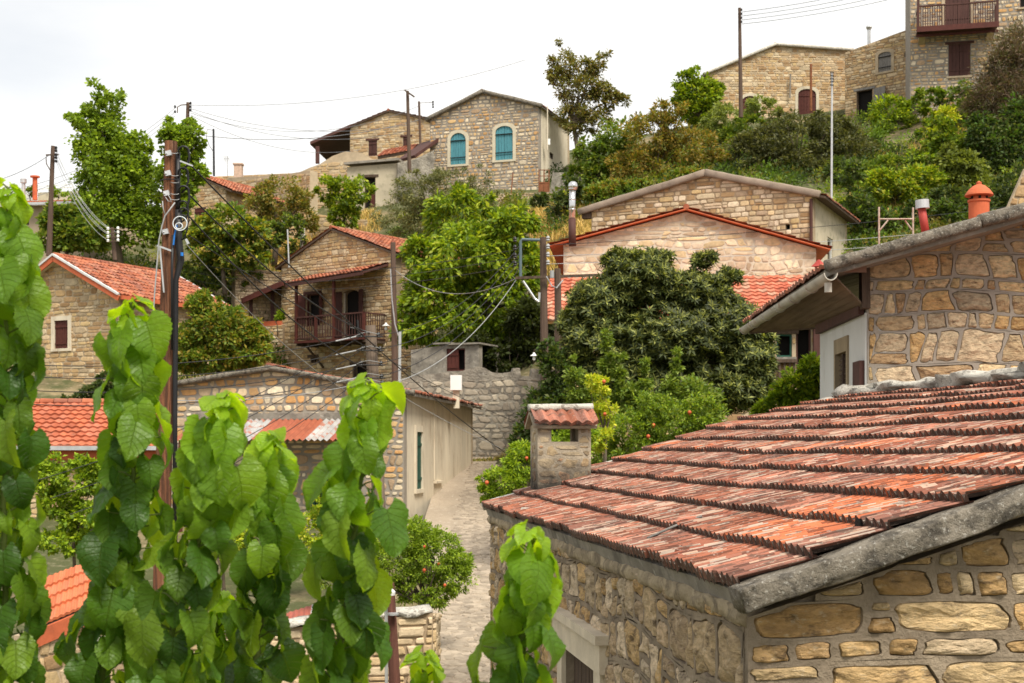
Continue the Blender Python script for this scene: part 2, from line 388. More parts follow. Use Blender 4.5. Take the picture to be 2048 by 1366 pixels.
# ------------------------------------------------------------------ roofs
RT = [(.35, .115, .06), (.31, .095, .05), (.40, .14, .075), (.27, .10, .065), (.37, .165, .10)]
RTO = [(.55, .155, .065), (.51, .14, .055), (.58, .175, .08)]
RTW = [(.36, .15, .095), (.40, .135, .075), (.31, .13, .085), (.38, .18, .13)]
RTN = [(.27, .098, .06), (.30, .105, .06), (.225, .085, .055), (.33, .13, .085), (.24, .105, .075), (.285, .095, .058)]
def tiles(root, O, E, U, per=.2, amp=.028, row=.34, k=5, lip=.035, m=M_tile, pal=RT, name='roof', und=M_dkwood, bend=None, tw=None, wob=.008, label=None, th=.07, hot=None, ex=.6, dirt_shade=0):
    O = Vector(O); E = Vector(E); U = Vector(U); Nn = E.cross(U).normalized()
    if Nn.z < 0: Nn = -Nn
    Le = E.length; Lu = U.length; nr = max(1, round(Lu/row)); nw = max(1, round(Le/per)); tw = tw or 1
    mb = MB(); e = E/Le; u = U/Lu; rl = Lu/nr; cols = nw*k+1; ph = ru(0, 50)
    bendf = bend or (lambda x, y: 0.)
    for r in range(nr):
        base = len(mb.v); tj = {}; NJ = 7 if dirt_shade else 4
        for j in range(NJ):
            for i in range(cols):
                x = i/k*(Le/nw); ti = int(i//(k*tw)); jt = tj.setdefault(ti, (ru(-1, 1), ru(-1, 1), ru(-1, 1)))
                a = math.cos(2*math.pi*i/k)*.5+.5
                wv = amp*(a**ex)
                fj = 0 if j < 2 else (j-1)/(NJ-2); yy = r*rl+(-.02+jt[0]*.012)*(1-fj)+(rl+.005)*fj
                hgt = lip*(1-fj)+jt[1]*wob*(1-fj)
                if j == 0: hh = hgt-lip*.9+wv*.55
                else: hh = hgt+wv
                hh += noise.noise(Vector((x*3+ph, yy*3, ph)))*wob
                p = O+e*x+u*yy+Nn*(hh+bendf(x, yy)); mb.v.append(tuple(p))
        tc = {}
        crest = {}
        for j in range(NJ-1):
            for i in range(cols-1):
                ti = i//(k*tw)
                if ti not in tc:
                    q = ru(.85, 1.12); cc = tuple(c*q for c in random.choice(pal))
                    if hot and random.random() < hot(e.dot(e)*i/k*(Le/nw), r*rl)*.5: cc = (.47, .135, .06)
                    tc[ti] = cc
                mb.f.append((base+j*cols+i, base+j*cols+i+1, base+(j+1)*cols+i+1, base+(j+1)*cols+i)); mb.m.append(0); q_ = tc[ti]
                if dirt_shade:  # valley dirt, with rib and row shadows painted into the tile colour
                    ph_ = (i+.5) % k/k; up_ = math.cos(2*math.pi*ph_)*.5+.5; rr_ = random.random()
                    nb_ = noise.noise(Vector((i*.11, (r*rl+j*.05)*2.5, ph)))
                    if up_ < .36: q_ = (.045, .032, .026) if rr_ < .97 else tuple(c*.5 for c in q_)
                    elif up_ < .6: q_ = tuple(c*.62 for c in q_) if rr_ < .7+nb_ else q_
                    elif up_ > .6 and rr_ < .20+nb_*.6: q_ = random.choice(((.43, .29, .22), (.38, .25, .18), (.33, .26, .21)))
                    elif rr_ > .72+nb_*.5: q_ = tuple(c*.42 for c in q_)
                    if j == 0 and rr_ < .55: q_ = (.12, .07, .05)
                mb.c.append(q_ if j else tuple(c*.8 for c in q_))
    # decking under the tiles
    nx, ny = (12, 8) if bend else (1, 1)
    for j in range(ny):
        for i in range(nx):
            xs = (Le*i/nx, Le*(i+1)/nx); ys = (Lu*j/ny, Lu*(j+1)/ny)
            c4 = [(xs[0], ys[0]), (xs[1], ys[0]), (xs[1], ys[1]), (xs[0], ys[1])]
            top = [O+e*x+u*y+Nn*(-.008+bendf(x, y)) for x, y in c4]; bot = [p-Nn*th for p in top]
            mb.hexa(bot+top, mi=1, col=(1, 1, 1))
    return mb.build(name, [m, und], root, label=label)

def coping(p0, p1, w, h, root, m, name='coping', seg=.25, nz=.02, label=None, n=10, up=(0, 0, 1), sq=.6):
    """hand laid rounded mortar strip with an uneven surface"""
    p0 = Vector(p0); p1 = Vector(p1); L = (p1-p0).length; k = max(2, int(L/seg)); d = (p1-p0)/L
    a = d.cross(Vector(up)).normalized(); b = a.cross(d).normalized(); ph = ru(0, 99)
    mb = MB(); vs = []; fs = []
    for i in range(k+1):
        c = p0+d*(L*i/k)
        for j in range(n):
            t = 2*math.pi*j/n; cx = math.cos(t); sx = math.sin(t)
            cx = math.copysign(abs(cx)**sq, cx); sx = math.copysign(abs(sx)**sq, sx)
            q = 1+noise.noise(Vector((i*seg*5+ph, t*1.2, ph)))*nz/h*2.2
            vs.append(c+a*cx*w/2*q+b*sx*h/2*q)
    for i in range(k):
        for j in range(n): q = (j+1) % n; fs.append((i*n+j, i*n+q, (i+1)*n+q, (i+1)*n+j))
    fs.append(tuple(range(n))[::-1]); fs.append(tuple(k*n+j for j in range(n)))
    mb.add(vs, fs); return mb.build(name, m, root, smooth=True, label=label)

def gable_house(root, a, b, zL, zR, ap, zb, L, st='coursed', stR='coursed', holes=(), holesR=(), ohf=.25, ohs=.3, roof=None, stL=None,
                matR=None, verge=None, matF=None):
    """gabled house: front wall a->b, running back by L. ap=(s,z) apex. returns front wall, right wall, inward normal"""
    W = Wall(a, b); nin = -W.n; WR = Wall(b, Vector(b)+nin*L); WL = Wall(Vector(a)+nin*L, a); WB = Wall(Vector(b)+nin*L, Vector(a)+nin*L)
    sA, zA = ap; ln = W.L; t = .35
    wall(W, [(0, zb), (ln, zb), (ln, zR), (sA, zA), (0, zL)], root, 'gable_wall', st, holes, mats=matF)
    wall(WR, [(t+.004, zb), (L-t, zb), (L-t, zR-.01), (t+.004, zR-.01)], root, 'side_wall', None if matR else stR, holesR, mats=[matR] if matR else None)
    wall(WL, [(t, zb), (L-t-.004, zb), (L-t-.004, zL-.01), (t, zL-.01)], root, 'side_wall', stL, mats=None if stL else [M_mortarS])
    wall(WB, [(0, zb), (ln, zb), (ln, zL-.02), (ln-sA, zA-.02), (0, zR-.02)], root, 'gable_wall', None, mats=[M_mortarS])
    if roof is not None:
        n3 = Vector((nin.x, nin.y, 0)); A3 = W.w(sA, zA+.07)-n3*ohf
        for sg, s_e, z_e in ((1, ln, zR), (-1, 0, zL)):
            e3 = W.w(s_e, z_e+.07)-n3*ohf; up = A3-e3; ext = up.normalized()*ohs; e3 = e3-ext
            ar = dict(roof); tiles(root, e3, n3*(L+ohf*2), A3-e3, **ar)
            if verge:
                mv, wv, hv = verge; o_ = n3*(-.02)
                coping(e3+Vector((0, 0, -.01))+o_, A3+Vector((0, 0, -.01))+o_+(A3-e3).normalized()*.05, wv, hv, root, mv, 'verge_coping', seg=.35)
        if roof.get('ridge', 1):
            pass
        mb = MB(); q = A3+Vector((0, 0, .035)); m_ = int(L/.4)
        for i in range(m_+1):
            p0 = q+n3*((L+2*ohf)*i/(m_+1)); p1 = q+n3*((L+2*ohf)*(i+1)/(m_+1)-.0)
            mb.tube([p0, p0.lerp(p1, .92)], [.085, .07], n=8, col=random.choice(RT))
        mb.build('ridge_tiles', [M_tile], root)
    return W, WR, n3 if roof is not None else Vector((nin.x, nin.y, 0))
# ------------------------------------------------------------------ vegetation
def np_mesh(name, V, faces4, cols, m, parent, kind=None, smooth=False, uv=None):
    """V (n,3) world, faces4 (k,4) int, cols (k,3)"""
    og = np.array(origin(parent)) if parent is not None else np.zeros(3)
    me = bpy.data.meshes.new(name); nv = len(V); nf = len(faces4); w = faces4.shape[1]
    me.vertices.add(nv); me.vertices.foreach_set('co', (V-og).astype(np.float32).ravel())
    me.loops.add(nf*w); me.loops.foreach_set('vertex_index', faces4.astype(np.int32).ravel())
    me.polygons.add(nf); me.polygons.foreach_set('loop_start', np.arange(nf, dtype=np.int32)*w)
    me.polygons.foreach_set('loop_total', np.full(nf, w, dtype=np.int32))
    if smooth: me.polygons.foreach_set('use_smooth', np.ones(nf, dtype=bool))
    me.materials.append(m)
    at = me.attributes.new('Col', 'FLOAT_COLOR', 'FACE'); a = np.ones((nf, 4), dtype=np.float32); a[:, :3] = cols
    at.data.foreach_set('color', a.ravel())
    me.update(calc_edges=True); me.validate()
    o = bpy.data.objects.new(name, me); COL.objects.link(o)
    if parent is not None: o.parent = parent
    return o

def leaves(C, A, Nrm, ln, wd, cols):
    """folded leaf quads: C base points, A axis, Nrm face normal, ln length, wd width"""
    A = A/np.linalg.norm(A, axis=1, keepdims=True); B = np.cross(A, Nrm); B /= np.linalg.norm(B, axis=1, keepdims=True)+1e-9
    Nn = np.cross(B, A); ln = ln[:, None]; wd = wd[:, None]
    v0 = C; v1 = C+A*ln*.48+B*wd*.5+Nn*wd*.14; v2 = C+A*ln-Nn*ln*.06; v3 = C+A*ln*.48-B*wd*.5+Nn*wd*.14
    V = np.stack([v0, v1, v2, v3], 1).reshape(-1, 3); n = len(C)
    return V, np.arange(n*4).reshape(n, 4), cols

def pick(pal, n, spread=.22, w=None):
    pal = np.array(pal)*np.array([1.55, 1.40, .95]); i = rng.choice(len(pal), n, p=w); return pal[i]*(1+rng.uniform(-spread, spread, (n, 1)))

def unit(n):
    v = rng.normal(size=(n, 3)); return v/np.linalg.norm(v, axis=1, keepdims=True)

G_poplar = [(.125, .205, .025), (.10, .17, .022), (.19, .28, .035), (.085, .15, .02)]
G_walnut = [(.125, .20, .016), (.16, .245, .018), (.09, .155, .016), (.23, .29, .025), (.055, .105, .015)]
G_olive = [(.115, .135, .075), (.09, .11, .06), (.15, .165, .10), (.06, .08, .045)]
G_dark = [(.038, .065, .028), (.026, .048, .02), (.055, .085, .035), (.08, .105, .045)]
G_med = [(.075, .135, .022), (.055, .105, .02), (.11, .17, .03), (.15, .19, .035)]
G_lime = [(.20, .31, .03), (.15, .25, .025), (.26, .35, .035), (.10, .18, .02)]
G_yel = [(.34, .40, .04), (.28, .36, .04), (.20, .30, .03), (.40, .42, .07)]
G_brown = [(.19, .15, .045), (.15, .14, .04), (.11, .13, .03), (.22, .16, .05), (.09, .12, .03)]
G_loq = [(.072, .095, .024), (.045, .062, .018), (.10, .12, .034)]
G_pom = [(.12, .20, .025), (.17, .26, .03), (.08, .145, .02), (.20, .30, .035)]
G_twig = [(.10, .075, .078), (.12, .09, .09), (.075, .065, .062), (.08, .095, .05)]

def plant(name, label, cat, blobs, D, pal, base, ls=.12, n=6000, asp=.55, style='tree', group=None, trunk=.10, clump=.30, m=None, droop=0., fill=.5,
          fruit=0, w=None, limbs=True, depth=None, barkm=None, squash=1., fruitr=.04):
    """blobs: (u, v, ru, rv[, dD]) crown masses seen in the photo; D distance in metres"""
    q0 = P(base[0], base[1], base[2] if len(base) > 2 else D)
    root = thing(name, label, cat, q0, group)
    far_ = D > 40; n = int(n*(1.75 if far_ else 1.5)); ls = ls*(1.35 if far_ else 1.15); vol = []; B = []
    for b in blobs:
        u, v, r1, r2 = b[:4]; d = D+(b[4] if len(b) > 4 else 0); c = np.array(P(u, v, d)); rx = r1/F*d; rz = r2/F*d
        ry = depth or (rx*.85+rz*.1)
        B.append((c, np.array([rx, ry, rz]))); vol.append((rx*rz)**1.0)
    vol = np.array(vol); vol /= vol.sum(); Cs = []; As = []; ends = []
    for (c, r), f in zip(B, vol):
        nn = int(n*f); rc = clump*min(r[0], r[2]); nc = max(5, int(nn/ (60 if style != 'whorl' else 30)))
        cd = unit(nc); cr = rng.uniform(fill, 1.0, (nc, 1))**.6
        cc = cd*cr*(r-rc*.5)
        cc += rng.normal(size=(nc, 3))*rc*.15
        ends += [(c+x, c) for x in cc[:14]]
        i = rng.integers(0, nc, nn); cz = rng.uniform(.45, 1.35, nc)
        off = unit(nn)*(rng.uniform(0, 1, (nn, 1))**.45)*rc*cz[i][:, None]
        off[:, 2] *= .75*squash
        p = c+cc[i]+off
        ax = off/(rc+1e-6)+cd[i]*.5+rng.normal(size=(nn, 3))*.55; ax[:, 2] -= droop
        Cs.append(p); As.append(ax)
    if style == 'whorl':     # rosettes of long leaves at the twig ends
        Cc = np.concatenate(Cs); Aa = np.concatenate(As); pm = rng.permutation(len(Cc)); Cc = Cc[pm]; Aa = Aa[pm]; kk = len(Cc)//12; Cc = Cc[:kk]; Aa = Aa[:kk]; Aa[:, 2] = abs(Aa[:, 2])*.7+.55; Aa[:, 1] -= .25
        Aa /= np.linalg.norm(Aa, axis=1, keepdims=True); V0 = []; W0 = []; N0 = []; L0 = []; K0 = []
        t1 = np.cross(Aa, unit(kk)); t1 /= np.linalg.norm(t1, axis=1, keepdims=True); t2 = np.cross(Aa, t1)
        pal_n = np.array(pal)
        tint = rng.uniform(.75, 1.2, (kk, 1))
        for j in range(12):
            th = 2*math.pi*(j*.382)+rng.uniform(-.2, .2, (kk, 1)); el = .25+.75*(1-j/12)  # inner ones stand up
            d = (t1*np.cos(th)+t2*np.sin(th))*(1.0-.75*max(0, (4-j)/4))+Aa*(el-.35)
            V0.append(Cc); W0.append(d); N0.append(Aa+.15*unit(kk)); L0.append(ls*(.55+.45*min(1, j/4))*rng.uniform(.8, 1.2, kk))
            K0.append((np.array([.34, .36, .10]) if j < 4 else pal_n[rng.integers(0, len(pal_n), kk)])*tint)
        C_ = np.concatenate(V0); A_ = np.concatenate(W0); N_ = np.concatenate(N0); Ls = np.concatenate(L0); cols = np.concatenate(K0)
        V, Fc, cols = leaves(C_, A_, N_, Ls, Ls*asp, cols)
    else:
        C_ = np.concatenate(Cs); A_ = np.concatenate(As); k = len(C_); Nm = unit(k)*.8; Nm[:, 2] += .9; Nm[:, 1] -= .15
        Ls = ls*rng.uniform(.6, 1.3, k); V, Fc, cols = leaves(C_, A_, Nm, Ls, Ls*asp*rng.uniform(.8, 1.2, k), pick(pal, k, w=w))
    np_mesh('crown', V, Fc, cols, m or M_leaf, root)
    # trunk and limbs
    bush = cat not in ('tree',); mb = MB(); c0, r0 = B[0]; top = Vector(c0)-Vector((0, 0, r0[2]*.2)); r = trunk
    fork = q0.lerp(top, .45 if limbs else .9)+Vector((ru(-.1, .1), 0, 0))
    pts = [q0+Vector((0, 0, -.4)), q0.lerp(fork, .5)+Vector((ru(-.08, .08), ru(-.08, .08), 0)), fork]
    mb.tube(pts, [r*1.25, r, r*.85], n=8)
    if limbs:
        random.shuffle(ends)
        for e, c in ends[:(10 if bush else 26)]:
            e = Vector(e); mid = fork.lerp(e, .5)+Vector((ru(-.1, .1), ru(-.1, .1), .12*(e-fork).length*.4)); mb.tube([fork, mid, fork.lerp(e, .85)], [r*.42, r*.22, r*.05], n=5, cap=False)
    mb.build('trunk', barkm or M_bark, root, smooth=True)
    for i in range((fruit+1)//2):
        c, rr = B[i % len(B)]; d = np.array([rng.uniform(-.8, .8), -.8, rng.uniform(-.7, .6)]); p = c+d*rr*.95; s = MB()
        rad = fruitr*ru(.5, .75)
        s.lathe(p, [(rad*math.sin(t)+1e-4, -rad*math.cos(t)) for t in [math.pi*j/7 for j in range(8)]][::-1]+[(rad*.3, -rad*1.02), (rad*.35, -rad*1.35)], n=10)
        s.build('fruit', M_fruit, root, smooth=True)
    return root

# ------------------------------------------------------------------ terrain
GP = [  # (u, v, D) where the ground is seen or must lie
 (900, 1366, 21), (905, 1236, 25), (935, 1118, 30), (945, 1034, 35), (950, 968, 40), (965, 926, 45),
 (1150, 1500, 15), (1000, 1340, 20), (850, 1340, 22), (700, 1340, 22), (400, 1400, 20), (100, 1400, 20), (-300, 1400, 20),
 (600, 1180, 28), (300, 1150, 30), (0, 1130, 30), (-300, 1100, 32), (700, 1060, 33), (300, 1010, 36), (0, 1000, 36), (-300, 1000, 36),
 (1100, 990, 27), (1300, 930, 28), (1500, 900, 28), (1700, 900, 28), (2100, 900, 28), (2500, 900, 28),
 (1100, 930, 35), (1300, 830, 38), (1600, 800, 38), (2000, 780, 38), (1000, 925, 46), (850, 925, 46),
 (950, 830, 49), (1100, 790, 49), (700, 800, 57.5), (560, 800, 56), (600, 830, 57), (690, 830, 55.5), (770, 830, 54), (620, 780, 60.5), (620, 860, 50), (760, 860, 49), (300, 810, 48), (100, 800, 48), (-200, 800, 50), (880, 770, 53), (1000, 765, 53),
 (560, 530, 64), (350, 620, 58), (150, 600, 60), (-100, 580, 62), (700, 520, 66), (900, 520, 63), (1050, 520, 60), (1150, 475, 54), (1120, 425, 62),
 (1430, 600, 45), (1650, 600, 45), (1900, 600, 45), (1430, 470, 54), (1750, 500, 52), (2100, 520, 50), (2500, 520, 50),
 (250, 515, 66), (50, 510, 66), (450, 485, 68), (640, 465, 71), (820, 400, 71), (1000, 388, 72), (1100, 388, 71), (1180, 400, 68),
 (1300, 370, 64), (1500, 350, 64), (1700, 340, 64), (1850, 380, 58), (2000, 400, 56), (1950, 480, 50),
 (1250, 290, 78), (1400, 245, 78), (1550, 243, 78), (1750, 240, 75), (1900, 205, 70), (2100, 200, 68), (2500, 200, 68), (1800, 330, 64),
 (100, 440, 85), (400, 420, 85), (700, 380, 84), (1000, 330, 85), (1300, 270, 88), (1600, 220, 92), (1900, 190, 90), (2400, 190, 90)]
pts = [(P(*g).x, P(*g).y, P(*g).z) for g in GP]
for x in (-14, -6, 0, 6, 14): pts += [(x, 0, -4.2), (x, 8, -4.1)]
for a in range(16):
    t = a/16*2*math.pi
    for R in (170, 320):
        y = 60+R*math.sin(t); x = R*math.cos(t); pts.append((x, y, (13+ (x*.015)) if y > 60 else (-8 if y < 0 else 2)))
for x in (-60, -45): pts += [(x, 30, -2), (x, 60, 8), (x, 85, 13)]
for x in (50, 65): pts += [(x, 28, -.2), (x, 50, 6), (x, 70, 15), (x, 90, 18)]
pts = np.array(pts); K = np.linalg.norm(pts[:, None, :2]-pts[None, :, :2], axis=2)
n_ = len(pts); A = np.zeros((n_+3, n_+3)); A[:n_, :n_] = K+np.eye(n_)*-.4; A[:n_, n_] = 1; A[:n_, n_+1:] = pts[:, :2]; A[n_:, :n_] = A[:n_, n_:].T
sol = np.linalg.solve(A, np.concatenate([pts[:, 2], np.zeros(3)]))
def ground(x, y):
    x = np.atleast_1d(x).astype(float); y = np.atleast_1d(y).astype(float)
    k = np.sqrt((x[:, None]-pts[None, :, 0])**2+(y[:, None]-pts[None, :, 1])**2)
    return k@sol[:n_]+sol[n_]+sol[n_+1]*x+sol[n_+2]*y
PATH = [(21, 835, 1010, 1366), (23, 845, 1010, 1296), (25, 858, 1010, 1236), (27.5, 872, 1010, 1170), (30, 885, 1012, 1118), (32.5, 893, 1010, 1072), (35, 900, 1005, 1034), (37.5, 912, 1002, 998),
        (40, 924, 1000, 968), (42.5, 932, 1000, 945), (45.3, 936, 1000, 926)]
def axis(lims):
    out = []
    for a, b, s in lims: out += list(np.arange(a, b, s))
    return np.array(out)
gx = axis([(-600, -100, 50), (-100, -40, 6), (-40, 40, .8), (40, 100, 6), (100, 601, 50)]); gy = axis([(-400, 0, 50), (0, 12, 2), (12, 96, .8), (96, 160, 6), (160, 900, 60)])
X, Y = np.meshgrid(gx, gy); xx = X.ravel(); yy = Y.ravel(); zz = ground(xx, yy)
# keep the sheet clear of the lane, and flatten it beyond the village
for i in range(len(xx)):
    x, y = xx[i], yy[i]
    if 19 < y < 47:
        for (d, l, r, v) in PATH:
            if abs(d-y) < 2.2 and (l-95-1024)/F*d < x < (r+20-1024)/F*d: zz[i] = min(zz[i], (HZ-v)/F*d-.16-.09*abs(d-y))
    far = max(0, abs(x)-110, y-150, -y-60)
    if far > 0: f = min(1, far/120); zz[i] = zz[i]*(1-f)+(12 if y > 60 else -8)*f
    zz[i] += noise.noise(Vector((x*.5, y*.5, 0)))*.10*(1 if not (19 < y < 47 and -5 < x < 1) else .2)
V = np.stack([xx, yy, zz], 1); nx_, ny_ = len(gx), len(gy); idx = np.arange(nx_*ny_).reshape(ny_, nx_)
Q = np.stack([idx[:-1, :-1], idx[:-1, 1:], idx[1:, 1:], idx[1:, :-1]], -1).reshape(-1, 4)
M_ground = mat('dry_hillside', (.24, .185, .105), .95, .35, .8, .8, 9, stain=((.06, .075, .025), .35, .38, .52, .9), stain2=((.42, .35, .24), 2.5, .55, .72, .6), bdist=.08)
g_ = np_mesh('hillside_ground', V, Q, np.ones((len(Q), 3)), M_ground, None, smooth=True); tag(g_, kind='structure')
# stone lane
M_path = mat('lane_stone', (.37, .305, .235), .95, .16, 1.3, .6, 14, stain=((.27, .22, .17), 5, .55, .68, .6), stain2=((.60, .53, .44), 9, .56, .68, .5), stretch=(1, .5, 1), bdist=.03)
mb = MB(); PV = []
for (d, l, r, v) in PATH: l_ = l-(50 if d > 31 else 14); PV.append([P(l_+(r+14-l_)*j/8, v, d)+Vector((0, 0, noise.noise(Vector((d, j, 0)))*.02)) for j in range(9)])
for i in range(len(PV)-1):
    for s_ in range(3):
        pass
fl = [p for r in PV for p in r]
mb.add(fl, [(i*9+j, i*9+j+1, (i+1)*9+j+1, (i+1)*9+j) for i in range(len(PV)-1) for j in range(8)])
e = PV[-1]; mb.add([e[0], e[-1], e[-1]+Vector((1.5, 2.5, .35)), e[0]+Vector((.2, 2.5, .35))], [(0, 1, 2, 3)])
mb.build('lane', M_path, kind='structure', smooth=True)
# flat cobbles bedded in the lane
cb = MB(); random.seed(3)
for i in range(len(PATH)-1):
    d0, l0, r0, v0 = PATH[i]; d1, l1, r1, v1 = PATH[i+1]
    for _ in range(150):
        t = ru(0, 1); w_ = ru(.12, 1); d = d0+(d1-d0)*t; u = (l0+(l1-l0)*t)+((r0+(r1-r0)*t)-(l0+(l1-l0)*t))*w_
        # interpolate height linearly in space between the two stations
        zA = (HZ-v0)/F*d0; zB = (HZ-v1)/F*d1; z = zA+(zB-zA)*t; c = Vector(((u-1024)/F*d, d, z-.012)); r = ru(.06, .17); n = random.randint(5, 7); a0 = ru(0, 6)
        ring = [(math.cos(a0+2*math.pi*k/n)*r*ru(.8, 1.2), math.sin(a0+2*math.pi*k/n)*r*ru(.7, 1.1)) for k in range(n)]
        s = (zB-zA)/(d1-d0); h = ru(.008, .028)
        b_ = [c+Vector((x, y, s*y)) for x, y in ring]; tp = [c+Vector((x*.82, y*.82, s*y*.82+.012+h)) for x, y in ring]
        q = ru(.75, 1.2); cb.add(b_+tp, [tuple(range(n, 2*n))]+[(k, (k+1) % n, (k+1) % n+n, k+n) for k in range(n)], col=(.35*q, .29*q, .225*q))
tag(cb.build('cobbles', mat('cobble_stone', (1, 1, 1), .9, .2, 8, .4, 40, attr=True)), kind='stuff', label='worn pale cobbles bedded in the village lane', cat='cobbles')

# dry grass and low scrub growing on the slopes
def scatter(name, label, cat, areas, n, ln, wd, pal, up=1.4, m=M_grass):
    Cs = []
    for (u0, v0, D0, u1, v1, D1, f) in areas:
        k = int(n*f); a = rng.uniform(0, 1, k); t = rng.uniform(0, 1, k); d = D0+(D1-D0)*t; u = u0+(u1-u0)*a; x = (u-1024)/F*d; Cs.append(np.stack([x, d, np.zeros(k)], 1))
    C = np.concatenate(Cs); C = C[np.array([noise.noise(Vector((c[0]*.7, c[1]*.7, 5))) > -.15 for c in C])]
    C[:, 2] = ground(C[:, 0], C[:, 1])-.03; k = len(C); A = unit(k); A[:, 2] = abs(A[:, 2])+up; Nm = unit(k)
    L_ = ln*rng.uniform(.5, 1.4, k); V, Fq, c = leaves(C, A, Nm, L_, L_*wd, pick(pal, k, .3))
    o = np_mesh(name, V, Fq, c, m, None); tag(o, label, cat, kind='stuff'); return o
scatter('dry_grass', 'straw coloured dry grass covering the bare banks between the houses', 'grass',
        [(1060, 0, 52, 1200, 0, 66, .30), (540, 0, 60, 760, 0, 72, .25), (1700, 0, 52, 1950, 0, 66, .2), (380, 0, 56, 600, 0, 68, .25)], 42000, .34, .10, [(.42, .32, .15), (.36, .27, .12), (.50, .40, .22), (.25, .22, .08)])
scatter('weeds', 'dry weeds growing along the foot of the walls beside the lane', 'weeds', [(862, 0, 23, 872, 0, 26.5, .25), (940, 0, 45.6, 1010, 0, 46, .25)], 1500, .14, .18, [(.20, .19, .06), (.12, .16, .04), (.30, .24, .12)], up=.8)
def scrub(name, label, areas, n, r, pal, ls):
    Cs = []
    for (u0, D0, u1, D1, f) in areas:
        k = int(n*f); d = rng.uniform(D0, D1, k); u = rng.uniform(u0, u1, k); Cs.append(np.stack([(u-1024)/F*d, d, np.zeros(k)], 1))
    C = np.concatenate(Cs); C[:, 2] = ground(C[:, 0], C[:, 1]); kk = 130; rr = r*rng.uniform(.5, 1.3, len(C))
    T = np.repeat(C, kk, 0); R_ = np.repeat(rr, kk)[:, None]; off = unit(len(T))*(rng.uniform(0, 1, (len(T), 1))**.4)*R_; off[:, 2] = abs(off[:, 2])*.9
    T = T+off; A = off+unit(len(T))*R_*.5; Nm = unit(len(T)); Nm[:, 2] += .8; L_ = ls*rng.uniform(.6, 1.3, len(T)); pc = np.repeat(pick(pal, len(C), .25), kk, 0)*rng.uniform(.75, 1.25, (len(T), 1))
    V, Fq, c = leaves(T, A, Nm, L_, L_*.55, pc); tag(np_mesh(name, V, Fq, c, M_leaf, None), label, 'scrub', kind='stuff')
scrub('scrub', 'low tangled green scrub covering the slopes between the houses and trees',
      [(330, 52, 570, 64, .16), (1100, 60, 1480, 74, .2), (1650, 50, 2100, 68, .34), (1450, 60, 1760, 74, .12), (0, 54, 330, 66, .1), (760, 62, 1060, 70, .08)], 950, .7, G_med+G_dark[:2]+[(.12, .12, .04)], .15)

# ------------------------------------------------------------------ trees and shrubs, far to near
plant('poplar_tree', 'tall bright green tree rising highest on the left, behind the red tiled gable roof', 'tree',
      [(206, 215, 48, 62), (215, 290, 72, 70), (180, 245, 45, 30), (250, 370, 85, 90), (215, 340, 70, 70), (270, 320, 45, 60), (200, 440, 95, 60), (285, 440, 60, 60), (150, 232, 28, 14), (165, 305, 22, 22)], 62,
      G_poplar, (240, 530), .125, 15000, .85, trunk=.2, clump=.30, fill=.15)
plant('young_poplar', 'slim light green tree just behind the top of the brown utility pole', 'tree',
      [(340, 268, 34, 35), (375, 290, 36, 50), (350, 340, 40, 50), (392, 350, 22, 45), (360, 400, 35, 40)], 61, G_poplar, (360, 520), .125, 4600, .85, trunk=.12, clump=.32, fill=.15)
plant('fig_bush', 'rounded dark green bush left of the tall poplar, below the orange roofed house', 'bush', [(120, 440, 42, 30), (165, 470, 60, 38), (110, 480, 40, 24)], 58, G_med, (140, 540), .16, 3600, .7, trunk=.08)
plant('almond_tree', 'small tree with a forked trunk and dull olive crown above the tiled balcony house', 'tree',
      [(560, 395, 55, 45), (520, 400, 35, 40), (600, 420, 35, 45), (545, 440, 45, 25), (620, 445, 22, 30)], 64, [(.12, .14, .035), (.09, .115, .03), (.16, .16, .05), (.2, .15, .05)], (548, 515), .12, 3400, .5, trunk=.12, clump=.3, fill=.4)
plant('lemon_bush', 'light green leafy bush in front of the low ruined wall', 'bush', [(685, 390, 45, 42), (655, 375, 25, 28), (720, 380, 28, 30), (690, 430, 35, 30)], 67, G_walnut, (688, 470), .14, 3000, .5, trunk=.07, fill=.4)
plant('hillside_shrub', 'yellowish green shrub between the utility pole and the tiled balcony house', 'shrub',
      [(450, 450, 55, 45), (500, 470, 42, 40), (420, 490, 50, 35), (480, 515, 55, 28), (395, 465, 30, 30)], 60, G_med+[(.26, .26, .04)], (450, 570), .15, 5400, .55, trunk=.09)
plant('hillside_shrub', 'dark shrub on the slope right of the red tiled gable roof', 'shrub', [(400, 545, 60, 28), (470, 555, 60, 30), (540, 480, 32, 40), (590, 470, 28, 50)], 61, G_dark+G_med, (440, 610), .13, 3600, .55, trunk=.07)
plant('olive_tree', 'grey green olive tree spreading below the house with teal shutters', 'tree',
      [(850, 390, 70, 45), (800, 430, 55, 50), (900, 370, 60, 40), (960, 380, 40, 50), (870, 450, 80, 45), (830, 365, 45, 30)], 64, G_olive, (870, 520), .11, 9000, .28, m=M_needle, trunk=.15, clump=.26)
plant('walnut_tree', 'big bright green walnut tree behind the grey yard wall, right of the balcony house', 'tree',
      [(905, 430, 60, 65, 2), (930, 520, 110, 75), (1010, 470, 60, 60), (880, 590, 85, 70), (980, 600, 95, 70), (1050, 560, 40, 90), (845, 520, 45, 55), (900, 655, 95, 45), (1020, 660, 60, 45), (1045, 440, 30, 35), (815, 640, 35, 50), (975, 410, 18, 22)],
      53, G_walnut, (1030, 770), .19, 17000, .42, trunk=.22, clump=.28, droop=.55, fill=.45)
